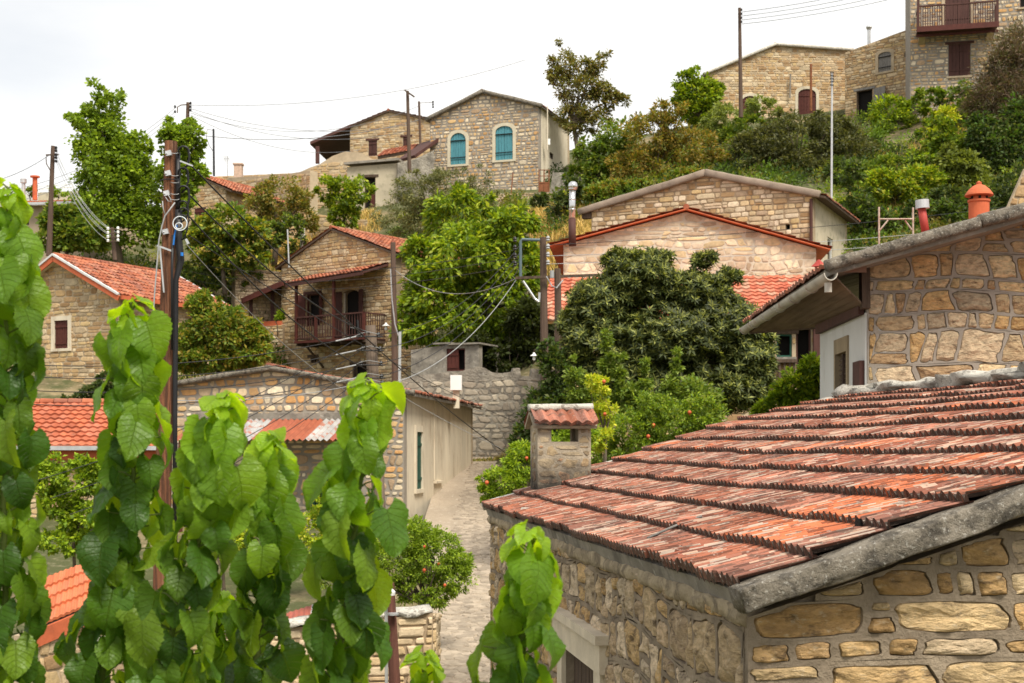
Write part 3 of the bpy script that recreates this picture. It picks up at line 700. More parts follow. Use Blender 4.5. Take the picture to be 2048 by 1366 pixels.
plant('tamarisk_tree', 'tall sparse dusky tree standing against the sky right of the teal shutter house', 'tree',
      [(1130, 130, 32, 35), (1115, 150, 25, 25), (1185, 130, 30, 30), (1160, 180, 50, 38), (1205, 190, 35, 35), (1235, 200, 22, 20), (1150, 235, 42, 40), (1200, 240, 35, 25), (1118, 85, 10, 8), (1098, 118, 12, 7), (1210, 108, 14, 12)], 73,
      [(.10, .115, .045), (.08, .09, .03), (.15, .12, .055), (.14, .15, .06)], (1165, 340), .13, 6200, .5, trunk=.12, clump=.4, fill=.3)
plant('carob_bush', 'deep green bush below the sparse tall tree, beside the rusty gate', 'bush', [(1190, 310, 55, 38), (1170, 355, 45, 30), (1240, 280, 45, 45), (1230, 350, 45, 35)], 68, G_med, (1190, 400), .14, 5200, .55, trunk=.09)
plant('sumac_tree', 'autumn brown leaved tree in the middle of the upper slope', 'tree', [(1300, 270, 65, 52), (1380, 300, 62, 50), (1270, 330, 60, 42), (1350, 350, 85, 35), (1340, 225, 45, 28), (1430, 330, 40, 30)], 66, G_brown, (1330, 400), .13, 9500, .45, trunk=.1, fill=.3)
plant('mulberry_tree', 'bright green tree at the left end of the long cream gabled house', 'tree', [(1390, 195, 50, 45), (1375, 160, 28, 22), (1430, 180, 22, 22), (1400, 230, 45, 25)], 77, G_walnut, (1395, 270), .16, 4600, .6, trunk=.12)
plant('pistachio_bush', 'pale grey green bush between the brown tree and the tall bare pole', 'bush', [(1450, 240, 48, 32), (1510, 210, 28, 20), (1430, 270, 45, 25), (1545, 215, 20, 16)], 73, [(.15, .2, .08), (.12, .17, .06), (.19, .24, .10)], (1470, 300), .15, 3200, .4, trunk=.08, fill=.4)
plant('holm_oak', 'broad dark rounded evergreen below the long cream gabled house', 'tree', [(1600, 290, 110, 68), (1520, 310, 70, 60), (1690, 300, 70, 62), (1600, 350, 140, 50), (1560, 250, 45, 28), (1650, 250, 50, 25)], 65, [(.055, .068, .034), (.042, .055, .03), (.08, .092, .05), (.10, .11, .06)], (1600, 400), .13, 17000, .45, trunk=.2, clump=.24)
plant('laurel_bush', 'yellow tinged green bush under the dark open doorway', 'bush', [(1785, 240, 55, 48), (1840, 225, 45, 30), (1770, 290, 45, 35), (1830, 280, 40, 35)], 69, G_walnut, (1790, 330), .14, 5000, .55, trunk=.08)
plant('yellow_shrub', 'mustard yellow shrub on the slope below the brown balcony', 'shrub', [(1885, 245, 32, 35), (1870, 275, 25, 20)], 66, G_yel, (1885, 330), .12, 1600, .5, trunk=.05, fill=.3)
plant('ivy_bush', 'leafy green climber against the wall below the brown framed window', 'bush', [(1920, 200, 32, 35), (1925, 240, 35, 45), (1850, 195, 42, 16)], 67, G_med, (1920, 300), .14, 2600, .6, trunk=.05)
plant('bare_shrub', 'bare twiggy purplish brown shrub at the upper right edge beside the balcony', 'shrub', [(2010, 140, 65, 75), (1985, 195, 62, 60), (2045, 90, 50, 50), (1965, 225, 45, 35), (2040, 180, 50, 60)], 62, G_twig, (2010, 290), .15, 13000, .16, m=M_needle, trunk=.08, fill=.15)
plant('pine_tree', 'dark green tree at the right edge above the terracotta chimney pot', 'tree', [(2010, 300, 70, 60), (1990, 350, 50, 50), (2040, 250, 40, 60), (1960, 260, 32, 40)], 60, G_dark+[(.05, .11, .02)], (2010, 430), .13, 8500, .5, trunk=.15)
plant('myrtle_bush', 'rounded grey green bush left of the terracotta chimney pot', 'bush', [(1915, 340, 50, 40), (1950, 370, 42, 35), (1880, 365, 38, 30), (1905, 300, 22, 16)], 57, [(.11, .15, .045), (.085, .12, .035), (.15, .19, .06)], (1915, 430), .13, 5600, .6, trunk=.08)
plant('broom_shrub', 'yellow green shrub behind the rusty iron frame on the roof', 'shrub', [(1800, 385, 60, 40), (1840, 360, 55, 35), (1760, 370, 40, 35), (1790, 425, 50, 25)], 56, G_walnut+[(.28, .30, .04)], (1800, 480), .12, 6000, .5, trunk=.06)
plant('cypress_bush', 'dark green bush at the right end of the stone house with the cement coping', 'bush', [(1720, 420, 40, 55), (1750, 460, 55, 45), (1850, 440, 70, 40), (1930, 430, 60, 40), (1690, 340, 50, 30)], 53, G_dark+G_med[:2], (1770, 530), .12, 6800, .5, trunk=.08)
plant('bank_bush', 'scruffy bush on the dry bank right of the walnut tree', 'bush', [(1120, 405, 28, 20), (1145, 375, 22, 20), (1080, 400, 22, 14)], 61, G_dark, (1120, 450), .13, 1500, .5, trunk=.05)
# middle distance
plant('shade_foliage', 'dark leaf mass added for shade behind the notched yard wall, under the walnut tree', 'shade_foliage', [(1010, 715, 60, 35), (1080, 700, 40, 50), (960, 690, 30, 25), (1060, 640, 50, 40)], 51.5, [(.03, .045, .015), (.025, .035, .012)], (1030, 770), .14, 5000, .5, trunk=.05)  # added foliage; the walnut's shade is put into its dark leaf colours
plant('wild_bush', 'dull green bush on the slope under the two arched doors of the cream skyline house', 'bush', [(1500, 260, 50, 30), (1450, 290, 50, 28), (1560, 262, 45, 22)], 71, G_med, (1500, 310), .14, 3200, .5, trunk=.05)
plant('wild_bush', 'mid green bush between the dark evergreen and the yellow tinged bush', 'bush', [(1730, 360, 50, 40), (1700, 400, 45, 35), (1780, 340, 40, 30)], 60, G_med, (1730, 430), .14, 4200, .5, trunk=.05)
plant('wild_bush', 'mixed green thicket along the slope right of the steel flue', 'bush', [(1230, 385, 60, 25), (1180, 395, 40, 22), (1300, 375, 60, 22), (1380, 360, 60, 22)], 62, G_med+G_brown[:2], (1260, 420), .14, 4600, .5, trunk=.05)
plant('wild_bush', 'green thicket below the mottled house at the top right corner', 'bush', [(1900, 290, 60, 35), (1850, 320, 50, 30), (1960, 290, 45, 35), (1870, 260, 40, 25)], 62, G_med+G_lime[:1], (1890, 350), .14, 5200, .5, trunk=.05)
plant('wild_bush', 'dark thicket behind the clay chimney pot', 'bush', [(1980, 410, 60, 40), (2030, 380, 40, 50), (1900, 400, 50, 30)], 54, G_dark, (1990, 460), .13, 4600, .5, trunk=.05)
plant('quince_tree', 'dense speckled green tree between the utility pole and the tiled balcony house', 'tree',
      [(440, 660, 75, 62), (380, 690, 50, 55), (500, 690, 45, 50), (430, 720, 85, 30), (410, 610, 42, 26)], 44, G_med+[(.20, .17, .04)], (430, 800), .11, 12000, .5, trunk=.12, clump=.25)
plant('creeper', 'dark creeper at the foot of the stone gable with the small brown window', 'climber', [(190, 785, 28, 22), (160, 800, 40, 12), (215, 765, 22, 20)], 47, G_dark, (180, 830), .10, 2000, .5, trunk=.04)
plant('potted_plant', 'green potted plant on the covered terrace of the balcony house', 'plant', [(556, 628, 12, 14)], 59, G_lime, (556, 655), .10, 350, .5, trunk=.02)
plant('loquat_tree', 'large loquat tree with whorls of long dark leaves in front of the pinkish gable', 'tree',
      [(1280, 560, 80, 62), (1200, 610, 70, 60), (1380, 590, 70, 50), (1440, 650, 85, 65), (1340, 680, 120, 75), (1200, 700, 80, 65), (1480, 720, 62, 60), (1260, 760, 110, 60), (1400, 780, 110, 55), (1410, 522, 24, 20), (1420, 590, 50, 40), (1240, 520, 34, 22), (1460, 555, 22, 20), (1325, 520, 30, 18), (1150, 650, 35, 40), (1500, 660, 40, 35), (1480, 780, 60, 45), (1520, 740, 32, 45), (1530, 690, 22, 30)],
      29, G_loq, (1390, 850), .135, 84000, .27, style='whorl', trunk=.14, clump=.26, m=M_leaf, fill=.6)
plant('evergreen_shrub', 'dark evergreen shrub around the foot of the nearer wooden pole', 'shrub', [(1110, 740, 32, 55), (1085, 830, 48, 60), (1130, 800, 45, 45), (1050, 890, 35, 45), (1095, 700, 18, 28)], 28.5, G_dark+[(.06, .12, .025)], (1095, 960), .085, 8000, .5, trunk=.05)
plant('pear_shoots', 'tall upright leafy shoots standing against the loquat tree', 'shrub', [(1215, 730, 12, 85), (1240, 770, 14, 70), (1150, 760, 16, 60), (1190, 800, 30, 50), (1310, 830, 50, 50), (1390, 800, 40, 50), (1420, 820, 30, 60), (1290, 770, 11, 65), (1345, 790, 22, 55), (1355, 735, 9, 40), (1265, 800, 26, 45)], 27, [(.11, .17, .035), (.08, .14, .03), (.15, .21, .05)], (1280, 920), .075, 11000, .55, trunk=.02, clump=.6, fill=.2)
plant('pomegranate_bush', 'green pomegranate bush with orange fruit just beyond the big tiled roof', 'bush', [(1340, 850, 75, 55), (1260, 870, 70, 50), (1400, 840, 55, 55), (1200, 900, 60, 40), (1300, 900, 90, 30), (1440, 880, 45, 25), (1300, 820, 45, 40)], 24,
      G_pom+G_med, (1320, 970), .055, 17000, .42, fruit=6, trunk=.04, fruitr=.05, clump=.25)
plant('pomegranate_bush', 'golden yellow leaved pomegranate behind the masonry chimney', 'bush', [(1200, 775, 24, 30), (1210, 825, 32, 28), (1185, 760, 14, 14), (1200, 880, 30, 35)], 22.5, G_yel, (1205, 960), .055, 2800, .42, fruit=3, trunk=.03, fruitr=.045, fill=.3)
plant('pomegranate_bush', 'yellow green pomegranate bush by the lane, left of the masonry chimney', 'bush', [(1010, 965, 55, 35), (1045, 925, 35, 45), (1120, 900, 55, 40), (975, 985, 25, 22), (1025, 1010, 35, 15), (1160, 870, 40, 40)], 19.5, G_yel[2:3]+G_lime+G_pom, (1060, 1050), .05, 9000, .42, fruit=5, trunk=.04, fruitr=.045)
plant('orange_tree', 'bright green small tree beside the white wall with the louvred shutter', 'tree', [(1625, 745, 30, 30), (1595, 780, 50, 35), (1640, 790, 35, 40), (1560, 810, 45, 25), (1530, 825, 30, 15)], 20, G_lime+G_walnut, (1600, 880), .08, 6000, .45, trunk=.05)
plant('pomegranate_tree', 'round pomegranate tree with orange fruit hanging over the garden wall by the lane', 'tree',
      [(860, 1110, 70, 60), (825, 1075, 60, 40), (905, 1150, 45, 45), (850, 1185, 60, 40), (920, 1125, 28, 32), (790, 1130, 50, 50), (720, 1110, 55, 60), (650, 1130, 50, 50)], 22.5, G_pom, (850, 1290), .05, 19000, .42, fruit=8, trunk=.06, fruitr=.042, clump=.26)
plant('grape_vine', 'yellow green vine trained over the small lower yard on the left', 'vine', [(150, 960, 60, 45), (180, 925, 48, 25), (120, 1010, 55, 35), (190, 1035, 70, 40), (150, 1080, 90, 30), (250, 1000, 60, 60), (90, 950, 40, 50)], 27, G_lime+G_yel[2:3]+G_med[:1], (150, 1120), .085, 9500, .6, trunk=.03, fill=.3)
plant('grape_vine', 'yellowing vine behind the two central mulberry shoots', 'vine', [(400, 1030, 55, 60), (460, 1080, 50, 55), (620, 1060, 40, 50), (640, 1000, 22, 45)], 27, G_yel[1:]+G_lime, (450, 1170), .07, 4200, .5, trunk=.03, fill=.3)
# ------------------------------------------------------------------ buildings, near to far
def mid(a, b): return (a+b)/2
# === near stone house: big tiled roof at the lower right
near = thing('stone_house', 'nearest stone house at the lower right under the big weathered clay tile roof', 'house', (.9, 5.6, -4.2))
E0 = Vector((.905, 5.5, -.551)); ev = Vector((-.1415, .99, 0)); uv_ = Vector((.99, .1415, .335)); LE = 8.2
def sag(x, y): return -.020*max(0, y-1.6)**2*1.6 - .035*math.sin(math.pi*min(1, max(0, x/LE)))*min(1, y/2) + .012*noise.noise(Vector((x*.8, y*.8, 3)))
tiles(near, E0, ev*LE, uv_*3.78, per=.075, amp=.033, row=.325, k=10, lip=.040, m=M_tileN, pal=RTN, name='roof', und=M_cement, bend=sag, tw=4, wob=.008, ex=.55, dirt_shade=1,
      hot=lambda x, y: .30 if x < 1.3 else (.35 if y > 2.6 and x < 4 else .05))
uxy = Vector((.99, .1415)).normalized(); exy = Vector((-.1415, .99)).normalized()
def nr(t, e, z=0.): p = Vector((.905, 5.5))+uxy*t+exy*e; return Vector((p.x, p.y, z))     # t up the slope, e along the eave
def roofz(t): return -.551+.335*t-.03*max(0, t-1.6)**2
# gable wall facing the camera, and the long side wall facing the lane
Wg = Wall(nr(.04, .10).xy, nr(7.2, .10).xy)
g_out = [(0, -4.4), (7.1, -4.4), (7.1, .3), (3.75, roofz(3.7)-.11), (2.6, roofz(2.6)-.10), (0, -.66)]
g_out = [(0, -4.4), (7.1, -4.4), (7.1, -.1), (3.75, .52), (0, -.66)]
wall(Wg, g_out, near, 'gable_wall', 'near')
Ws = Wall(nr(.036, LE-.1).xy, nr(.036, .14).xy)
sp = Ws.px(1132, 1312); sq = Ws.px(1196, 1312); dh = [(sp[0], -4.3), (sq[0], -4.3), (sq[0], -1.32), (sp[0], -1.32)]
wall(Ws, [(0, -4.4), (Ws.L, -4.4), (Ws.L, -.63), (0, -.63)], near, 'side_wall', 'side', [dh])
d_ = window(Ws, near, [(a, min(b, -1.32)) for a, b in dh], 'shut', M_dkwood, 'door', split=False, deep=.12)
mb = MB(); mb.box(Ws, sp[0]-.25, sq[0]+.28, -1.30, -1.13, -.1, .05); mb.box(Ws, sp[0]-.18, sp[0]-.005, -4.3, -1.31, -.1, .03); mb.box(Ws, sq[0]+.005, sq[0]+.2, -4.3, -1.31, -.1, .03)
mb.box(Ws, sp[0]-.28, sq[0]+.31, -1.125, -1.07, -.1, .08); mb.build('door_surround', mat('dressed_stone', (.58, .50, .38), .9, .15, 5, .5, 40), near)
Wb = Wall(nr(7.2, LE-.05).xy, nr(.07, LE-.05).xy); wall(Wb, [(0, -4.4), (Wb.L, -4.4), (Wb.L, -.62), (3.4, .5), (0, -.1)], near, 'gable_wall', None, mats=[M_mortarN])
# other slope, falling away behind the ridge
tiles(near, nr(7.3, -.02, -.10), -nr(0, 0, 0)+nr(0, LE, 0), nr(3.72, 0, .56)-nr(7.3, 0, -.10), per=.1, amp=.015, row=.4, k=3, m=M_tileN, pal=RTN, name='roof', und=M_cement)
coping(nr(-.04, -.025, -.58), nr(3.9, -.025, .715), .16, .105, near, M_cap, 'verge_coping', seg=.04, nz=.014, n=20, sq=.34)
coping(nr(-.02, LE+.02, -.54), nr(2.2, LE+.02, .165), .16, .075, near, M_capL, 'verge_coping', seg=.08, nz=.02)
coping(nr(2.15, LE+.02, .15), nr(3.75, LE+.02, .56), .16, .075, near, M_capL, 'verge_coping', seg=.08, nz=.02)
coping(nr(3.74, LE, .56), nr(3.74, -.1, .60), .34, .12, near, M_capL, 'ridge_mortar', seg=.07, nz=.055, n=12)
# stones under the eave (wall head)
coping(nr(.06, .12, -.655), nr(.06, LE-.15, -.655), .10, .085, near, mat('wall_head_stone', (.42, .34, .23), .95, .4, 5, 1., 25, stain=((.14, .11, .08), 7, .5, .6, .7), bdist=.03), 'wall_head', seg=.08, nz=.022)
# masonry chimney
ch = bpy.data.objects.new('chimney', None); COL.objects.link(ch); ch.parent = near; ch.location = nr(.36, 7.45, -.6)-origin(near)
Wc = Wall(nr(.37, 7.35).xy, nr(.86, 7.35).xy); wl = Wc.L; dp = .42; Wl = Wall(nr(.37, 7.35+dp).xy, nr(.37, 7.35).xy); Wr = Wall(nr(.86, 7.35).xy, nr(.86, 7.35+dp).xy)
zb_, zo, zt = -.75, .075, .232; hs = [(.125, zo), (.375, zo), (.375, zt-.004), (.125, zt-.004)]
M_soot = mat('mortar_chimney', (.40, .335, .25), .95, .25, 5, .6, 50, stain=((.16, .12, .09), 6, .5, .65, .5), zst=(.52, .85, (.05, .043, .036), .5))
M_chst = mat('chimney_stone', (1, 1, 1), .92, .3, 11, .9, 34, attr=True, zst=(.52, .85, (.06, .05, .042), .5), bdist=.015)
cm = ST['chim']; cm['mats'] = (M_chst, M_soot)
wall(Wc, [(0, zb_), (wl, zb_), (wl, zt), (0, zt)], ch, 'chimney_wall', 'chim', [hs], th=.10)
wall(Wall(nr(.86, 7.35+dp).xy, nr(.37, 7.35+dp).xy), [(0, zb_), (wl, zb_), (wl, zt), (0, zt)], ch, 'chimney_wall', 'chim', [[(wl-b, z) for b, z in [(.375, zo), (.125, zo), (.125, zt-.004), (.375, zt-.004)]]], th=.10)
for W_ in (Wl, Wr): wall(W_, [(.101, zb_), (dp-.101, zb_), (dp-.101, zt), (.101, zt)], ch, 'chimney_wall', 'chim', th=.09)
mb = MB(); mb.box(Wc, .10, wl-.10, zb_+.1, zo-.002, -dp+.1, -.1); mb.build('flue', M_soot, ch)
c0 = nr(.37, 7.35); up_ = Vector((exy.x, exy.y, 0)); al = Vector((uxy.x, uxy.y, 0))
tiles(ch, c0-al*.045-up_*.07+Vector((0, 0, zt-.005)), al*(wl+.09), up_*(dp/2+.07)+Vector((0, 0, .15)), per=.10, amp=.03, row=.30, k=6, lip=.03, m=M_tileN, pal=RTN, name='chimney_cap', und=M_soot, th=.03)
tiles(ch, c0-al*.045+up_*(dp+.07)+Vector((0, 0, zt-.005)), al*(wl+.09), -up_*(dp/2+.07)+Vector((0, 0, .15)), per=.10, amp=.03, row=.30, k=6, lip=.03, m=M_tileN, pal=RTN, name='chimney_cap', und=M_soot, th=.03)
coping(c0-al*.05+up_*dp/2+Vector((0, 0, zt+.155)), c0+al*(wl+.05)+up_*dp/2+Vector((0, 0, zt+.16)), .16, .07, ch, M_capL, 'ridge_mortar', seg=.04, nz=.012)
mb = MB(); a = nr(.55, 3.0, roofz(.55)+.06); mb.tube([a, nr(.35, 3.5, roofz(.35)+.055), nr(.22, 4.2, roofz(.22)+.05)], .007, n=6)
mb = MB(); q0 = Vector(((1405-1024)/F*8.0, 8.0, 0)); t_ = lambda p: ((p.xy-Vector((.905, 5.5))).dot(uxy), (p.xy-Vector((.905, 5.5))).dot(exy))
def onroof(u, v, h):
    for i in range(400):   # march the view ray down to the roof plane
        D = 4+i*.03; p = P(u, v, D); tt, ee = t_(p)
        if p.z < roofz(tt)+h+sag(ee, tt)*.0: return p
    return P(u, v, 9)
mb.tube([onroof(1404, 1032, .06), onroof(1370, 1044, .055), onroof(1340, 1056, .06), onroof(1295, 1076, .06)], .007, n=7)
mb.build('loose_pipe', M_greyw, label='bent grey pipe offcut lying across the tiles of the big near roof', cat='pipe', smooth=True)
mb = MB(); p = onroof(1728, 1046, .05); mb.hexa([p+Vector(q) for q in ((-.035, -.02, -.02), (.035, -.025, -.02), (.035, .02, -.02), (-.035, .02, -.02), (-.03, -.02, .02), (.032, -.022, .012), (.032, .02, .014), (-.03, .02, .02))])
mb.build('broken_tile', M_dark, label='small dark broken piece lying on the big near roof above the coping', cat='tile fragment')
mb = MB(); p = onroof(1052, 1020, .05); mb.hexa([p+Vector(q) for q in ((-.05, -.03, -.02), (.05, -.035, -.02), (.04, .03, -.02), (-.04, .03, -.02), (-.04, -.02, .02), (.035, -.022, .016), (.03, .02, .018), (-.03, .02, .02))])
mb.build('mortar_lump', M_capL, label='pale lump of mortar lying on the far left corner of the big near roof', cat='mortar lump')

# === upper right house with the overhanging eave
hr = thing('stone_house', 'stone house at the right edge with a deep boarded eave and round clay chimney pot', 'house', P(1735, 900, 14)+Vector((0, 0, -3)))
Wf = Wall(XY(1735, 14), XY(2420, 14)); zc = Wf.px(1735, 520)[1]; ra = Wf.px(2300, 372)
wall(Wf, [(0, -2.5), (Wf.L, -2.5), (Wf.L, ra[1]-.35), (ra[0], ra[1]), (0, zc)], hr, 'gable_wall', 'near2')
pw = Wall(XY(1640, 16.5), XY(1731, 14.02)); sh = rect(pw, 1671, 685, 1698, 800); s0, s1, _, _ = bb(sh)
wl_out = [(0, -2.5), (pw.L, -2.5), (pw.L, pw.px(1725, 628)[1]), (0, pw.px(1645, 655)[1])]
hole = arch(s0, s1, -.05, pw.px(1684, 676)[1]); wall(pw, wl_out, hr, 'side_wall', None, [hole], mats=[M_white], th=.3)
wd = MB(); x0, x1, z0, z1 = bb(hole); wd.prism(pw, hole, -.25, -.22)
wo = wd.build('window', [M_dark], hr)
fr = MB()
for q in ((x0, x0+.07), (x1-.07, x1)): fr.box(pw, q[0], q[1], z0, z1, -.12, .02)
fr.box(pw, x0+.07, x1-.07, z1-.16, z1, -.12, .02); fr.build('frame', mat('tan_wood', (.30, .235, .15), .85, .2, 5, .3, 30, stretch=(1, 1, .3)), wo)
lv = MB()
for i in range(20):
    z = z0+.02+(z1-z0-.2)*i/20; a = pw.w(x0+.09, z, -.02); b = pw.w(x1-.09, z, -.02); n3_ = Vector((pw.n.x, pw.n.y, 0)); lv.hexa([a, b, b-n3_*.05+Vector((0, 0, .035)), a-n3_*.05+Vector((0, 0, .035)), a+Vector((0, 0, .008)), b+Vector((0, 0, .008)), b-n3_*.05+Vector((0, 0, .043)), a-n3_*.05+Vector((0, 0, .043))])
lv.box(pw, mid(x0, x1)-.02, mid(x0, x1)+.02, z0, z1-.17, -.03, .0); lv.build('louvred_shutter', M_dkwood, wo)
mb = MB(); a = pw.px(1715, 725); mb.box(pw, a[0], pw.px(1729, 725)[0], -.2, a[1], .002, .05); mb.build('shutter_leaf', M_brown, hr)
mb = MB(); mb.box(pw, .03, pw.L-.05, pw.px(1684, 645)[1]-.02, pw.px(1684, 640)[1]+.10, .002, .06); mb.build('wall_plate', M_brown, hr)
# soffit, gutter, tile edge, coping
G0 = P(1662, 548, 13.5); G1 = P(1502, 666, 19.2); W1 = P(1645, 655, 16.5); W0 = P(1733, 618, 13.97)
mb = MB(); nseg = 7
for i in range(nseg):
    f0 = i/nseg; f1 = (i+1)/nseg-.006
    a0 = G0.lerp(W0, f0); a1 = G0.lerp(W0, f1); b0 = G1.lerp(W1, f0); b1 = G1.lerp(W1, f1); h = Vector((0, 0, .02+.004*(i % 2)))
    mb.hexa([a0, a1, b1, b0, a0+h, a1+h, b1+h, b0+h])
mb.build('soffit', M_plank, hr)
mb = MB(); mb.beam(W0+Vector((-.02, -.03, .0)), Vector((W0.x-.02, 13.97, zc-.02)), .08, .10, up=Vector((0, 1, 0))); mb.beam(G1+Vector((0, .02, .03)), W1+Vector((0, .02, .03)), .04, .08); mb.build('fascia_board', M_dkwood, hr)
mb = MB(); mb.hexa([P(1668, 545, 13.6), P(1733, 545, 13.6), P(1733, 545, 13.9), P(1668, 545, 13.9), P(1668, 519, 13.6), P(1733, 519, 13.6), P(1733, 519, 13.9), P(1668, 519, 13.9)]); mb.build('eave_board', mat('reddish_board', (.21, .12, .085), .85, .3, 5, .4, 30, stretch=(.3, 1, 3)), hr)
mb = MB(); a, b = P(1662, 552, 13.35), P(1489, 661, 19.4); L_ = (b-a); N_ = 14; r_ = .065
for i in range(6):
    p0 = a+L_*(i/6); p1 = a+L_*((i+1)/6-.004); vs = []
    for p in (p0, p1):
        for j in range(N_+1):
            t = math.pi*(1+j/N_); vs.append(p+Vector((math.cos(t)*r_, 0, math.sin(t)*r_*1.1+.03)))
        for j in range(N_, -1, -1):
            t = math.pi*(1+j/N_); vs.append(p+Vector((math.cos(t)*(r_-.008), 0, math.sin(t)*(r_-.008)*1.1+.03)))
    m_ = 2*(N_+1); mb.add(vs, [(j, (j+1) % m_, (j+1) % m_+m_, j+m_) for j in range(m_)]+[tuple(range(m_))[::-1], tuple(range(m_, 2*m_))])
    q = p1; mb.tube([q+Vector((math.cos(t)*(r_+.006), 0, math.sin(t)*(r_+.006)*1.1+.03)) for t in [math.pi*(1+j/8) for j in range(9)]], .008, n=5)
mb.tube([a+Vector((.0, .12, -.05)), a+Vector((.0, .12, -.14))], .035, n=10)
mb.build('gutter', M_gutter, hr, smooth=False)
n3_ = Vector((0, 1, 0)); eo = P(1655, 528, 13.45)
sl = (Vector((ra[0]+Wf.a.x, 0, ra[1]+.08))-Vector((eo.x, 0, eo.z))); sl.y = 0
tiles(hr, eo+Vector((0, 0, -.03)), Vector((.22, 6.1, 0)), Vector((sl.x, .0, sl.z)), per=.2, amp=.03, row=.34, k=5, m=M_tileN, pal=RTW, name='roof', und=M_cement)
r0_ = Vector((ra[0]+Wf.a.x, 13.45, ra[1]+.05)); tiles(hr, r0_+Vector((3.2, 0, -.8)), Vector((.22, 6.1, 0)), Vector((-3.2, 0, .8)), per=.2, amp=.03, row=.34, k=5, m=M_tileN, pal=RTW, name='roof', und=M_cement)
coping(eo+Vector((-.02, -.03, -.02)), Vector((eo.x+sl.x*.43, 13.42, eo.z+sl.z*.43-.01)), .16, .115, hr, M_cap, 'verge_coping', seg=.07, nz=.012, n=12)
coping(Vector((eo.x+sl.x*.435, 13.42, eo.z+sl.z*.435)), Vector((eo.x+sl.x*1.0, 13.42, eo.z+sl.z*1.0)), .16, .13, hr, M_cap, 'verge_coping', seg=.07, nz=.012, n=12)
# chimney pot
cp = P(1958, 455, 15.2); mb = MB(); s = 15.2/F
mb.lathe(cp, [(19*s, 0), (20*s, 2*s), (20*s, 50*s), (22*s, 51*s), (22*s, 55*s), (16*s, 55.5*s), (15*s, 62*s), (26*s, 62.5*s), (28*s, 64*s), (26*s, 68*s), (20*s, 76*s), (12*s, 83*s), (5*s, 86*s), (5.5*s, 90*s), (1*s, 93*s)], n=24)
pot = mb.build('chimney_pot', M_terra, hr, smooth=False)
mb = MB()
for j in range(6): t = 2*math.pi*j/6+.3; c_ = cp+Vector((math.cos(t)*16*s, math.sin(t)*16*s, 58.6*s)); mb.lathe(c_-Vector((0, 0, 2.5*s)), [(2.6*s, 0), (2.6*s, 5*s)], n=8)
mb.build('smoke_hole', M_dark, pot)
mb = MB(); fb = P(1850, 470, 14.9); mb.tube([P(1852, 470, 14.9), P(1843, 415, 14.9)], .042, n=14)
fl_ = mb.build('flue_pipe', M_redp, hr, smooth=True, label='red painted flue pipe with a grey drum cowl')
mb = MB(); mb.tube([P(1845, 417, 14.9), P(1844, 400, 14.9)], [.072, .070], n=16); mb.build('cowl', M_galv, fl_)
mb = MB()
for p0, p1 in (((1758, 490), (1758, 414)), ((1826, 480), (1826, 415)), ((1758, 438), (1826, 438)), ((1760, 460), (1776, 440)), ((1824, 460), (1810, 441))): mb.tube([P(*p0, 17.2), P(*p1, 17.2)], .012 if p0[1] > 470 else .010, n=6)
mb.build('trestle', mat('rusty_white_iron', (.45, .36, .30), .8, .3, 8, .2, 20, stain=((.28, .12, .07), 9, .5, .6, .8)), label='thin rusty iron frame standing up behind the roof verge left of the red flue', cat='iron frame')
# another house edge on the right border
eb = thing('stone_house', 'sliver of a pale stone house cut by the right edge beside the clay chimney pot', 'house', P(2080, 480, 24))
We = Wall(XY(2008, 24), XY(2500, 24)); e0 = We.px(2014, 430); e1 = We.px(2050, 338)
wall(We, [(0, -2), (We.L, -2), (We.L, e1[1]+.5), (e1[0]+.5, e1[1]+.5), (e1[0], e1[1]), (.0, e0[1]-.02)], eb, 'wall', 'coursed2', th=.12)

# === pinkish gable behind the loquat
pk = thing('stone_house', 'pinkish flagstone gable with an orange tile edge behind the loquat tree', 'house', P(1380, 830, 38))
W = Wall(XY(1127, 38.3), XY(1632, 37.7)); eL = W.px(1127, 490); eR = W.px(1632, 497); aP = W.px(1372, 424)
W3, WR3, n3 = gable_house(pk, W.a, W.b, eL[1], eR[1], aP, .4, 8, 'pink', 'coursed2', ohf=.22, ohs=.38, roof=dict(per=.22, pal=RT, m=M_tileO, amp=.035, und=M_terra, th=.025), matR=M_plaster)
Wn = Wall(XY(1112, 34.9), XY(1640, 34.3)); top = Wn.px(1380, 640)[1]
opn = rect(Wn, 1553, 668, 1584, 714); opd = arch(Wn.px(1592, 700)[0], Wn.px(1622, 700)[0], .45, Wn.px(1600, 655)[1])
wall(Wn, [(0, -.6), (Wn.L, -.6), (Wn.L, top-.02), (0, top-.02)], pk, 'porch_wall', 'coursed2', [opn, opd], label='lower front wall of the tiled lean-to')
window(Wn, pk, opn, 'dark', M_green, lintel=M_dkwood, sill=M_cement); window(Wn, pk, opd, 'dark', M_brown, 'doorway')
mb = MB(); a = Wn.px(1543, 724); b = Wn.px(1592, 724); mb.box(Wn, a[0], b[0], a[1]-.03, a[1]+.05, .02, .3); mb.box(Wn, a[0], b[0], a[1]-.5, a[1]-.44, .02, .28)
for i in range(5): q = a[0]+(b[0]-a[0])*(i+.5)/5; mb.box(Wn, q-.025, q+.025, a[1]-.44, a[1]-.03, .2, .25)
mb.build('balustrade', M_dkwood, pk)
mb = MB(); a = Wn.px(1632, 700); mb.box(Wn, a[0]-.08, a[0]+.08, -.5, top-.03, .02, .2); mb.build('corner_post', M_brown, pk)
tw_ = W.px(1380, 553)[1]; o_ = Wn.w(-.35, top-.02, .35); o2 = Wn.w(Wn.L+.3, top-.02, .35); tiles(pk, o_, o2-o_, W.w(0, tw_, .01)-Wn.w(0, top, .35), per=.2, amp=.035, row=.33, pal=[(.48, .14, .08), (.45, .12, .07), (.50, .18, .11), (.50, .28, .19)], m=M_tile, name='lean_to_roof', und=M_pine)
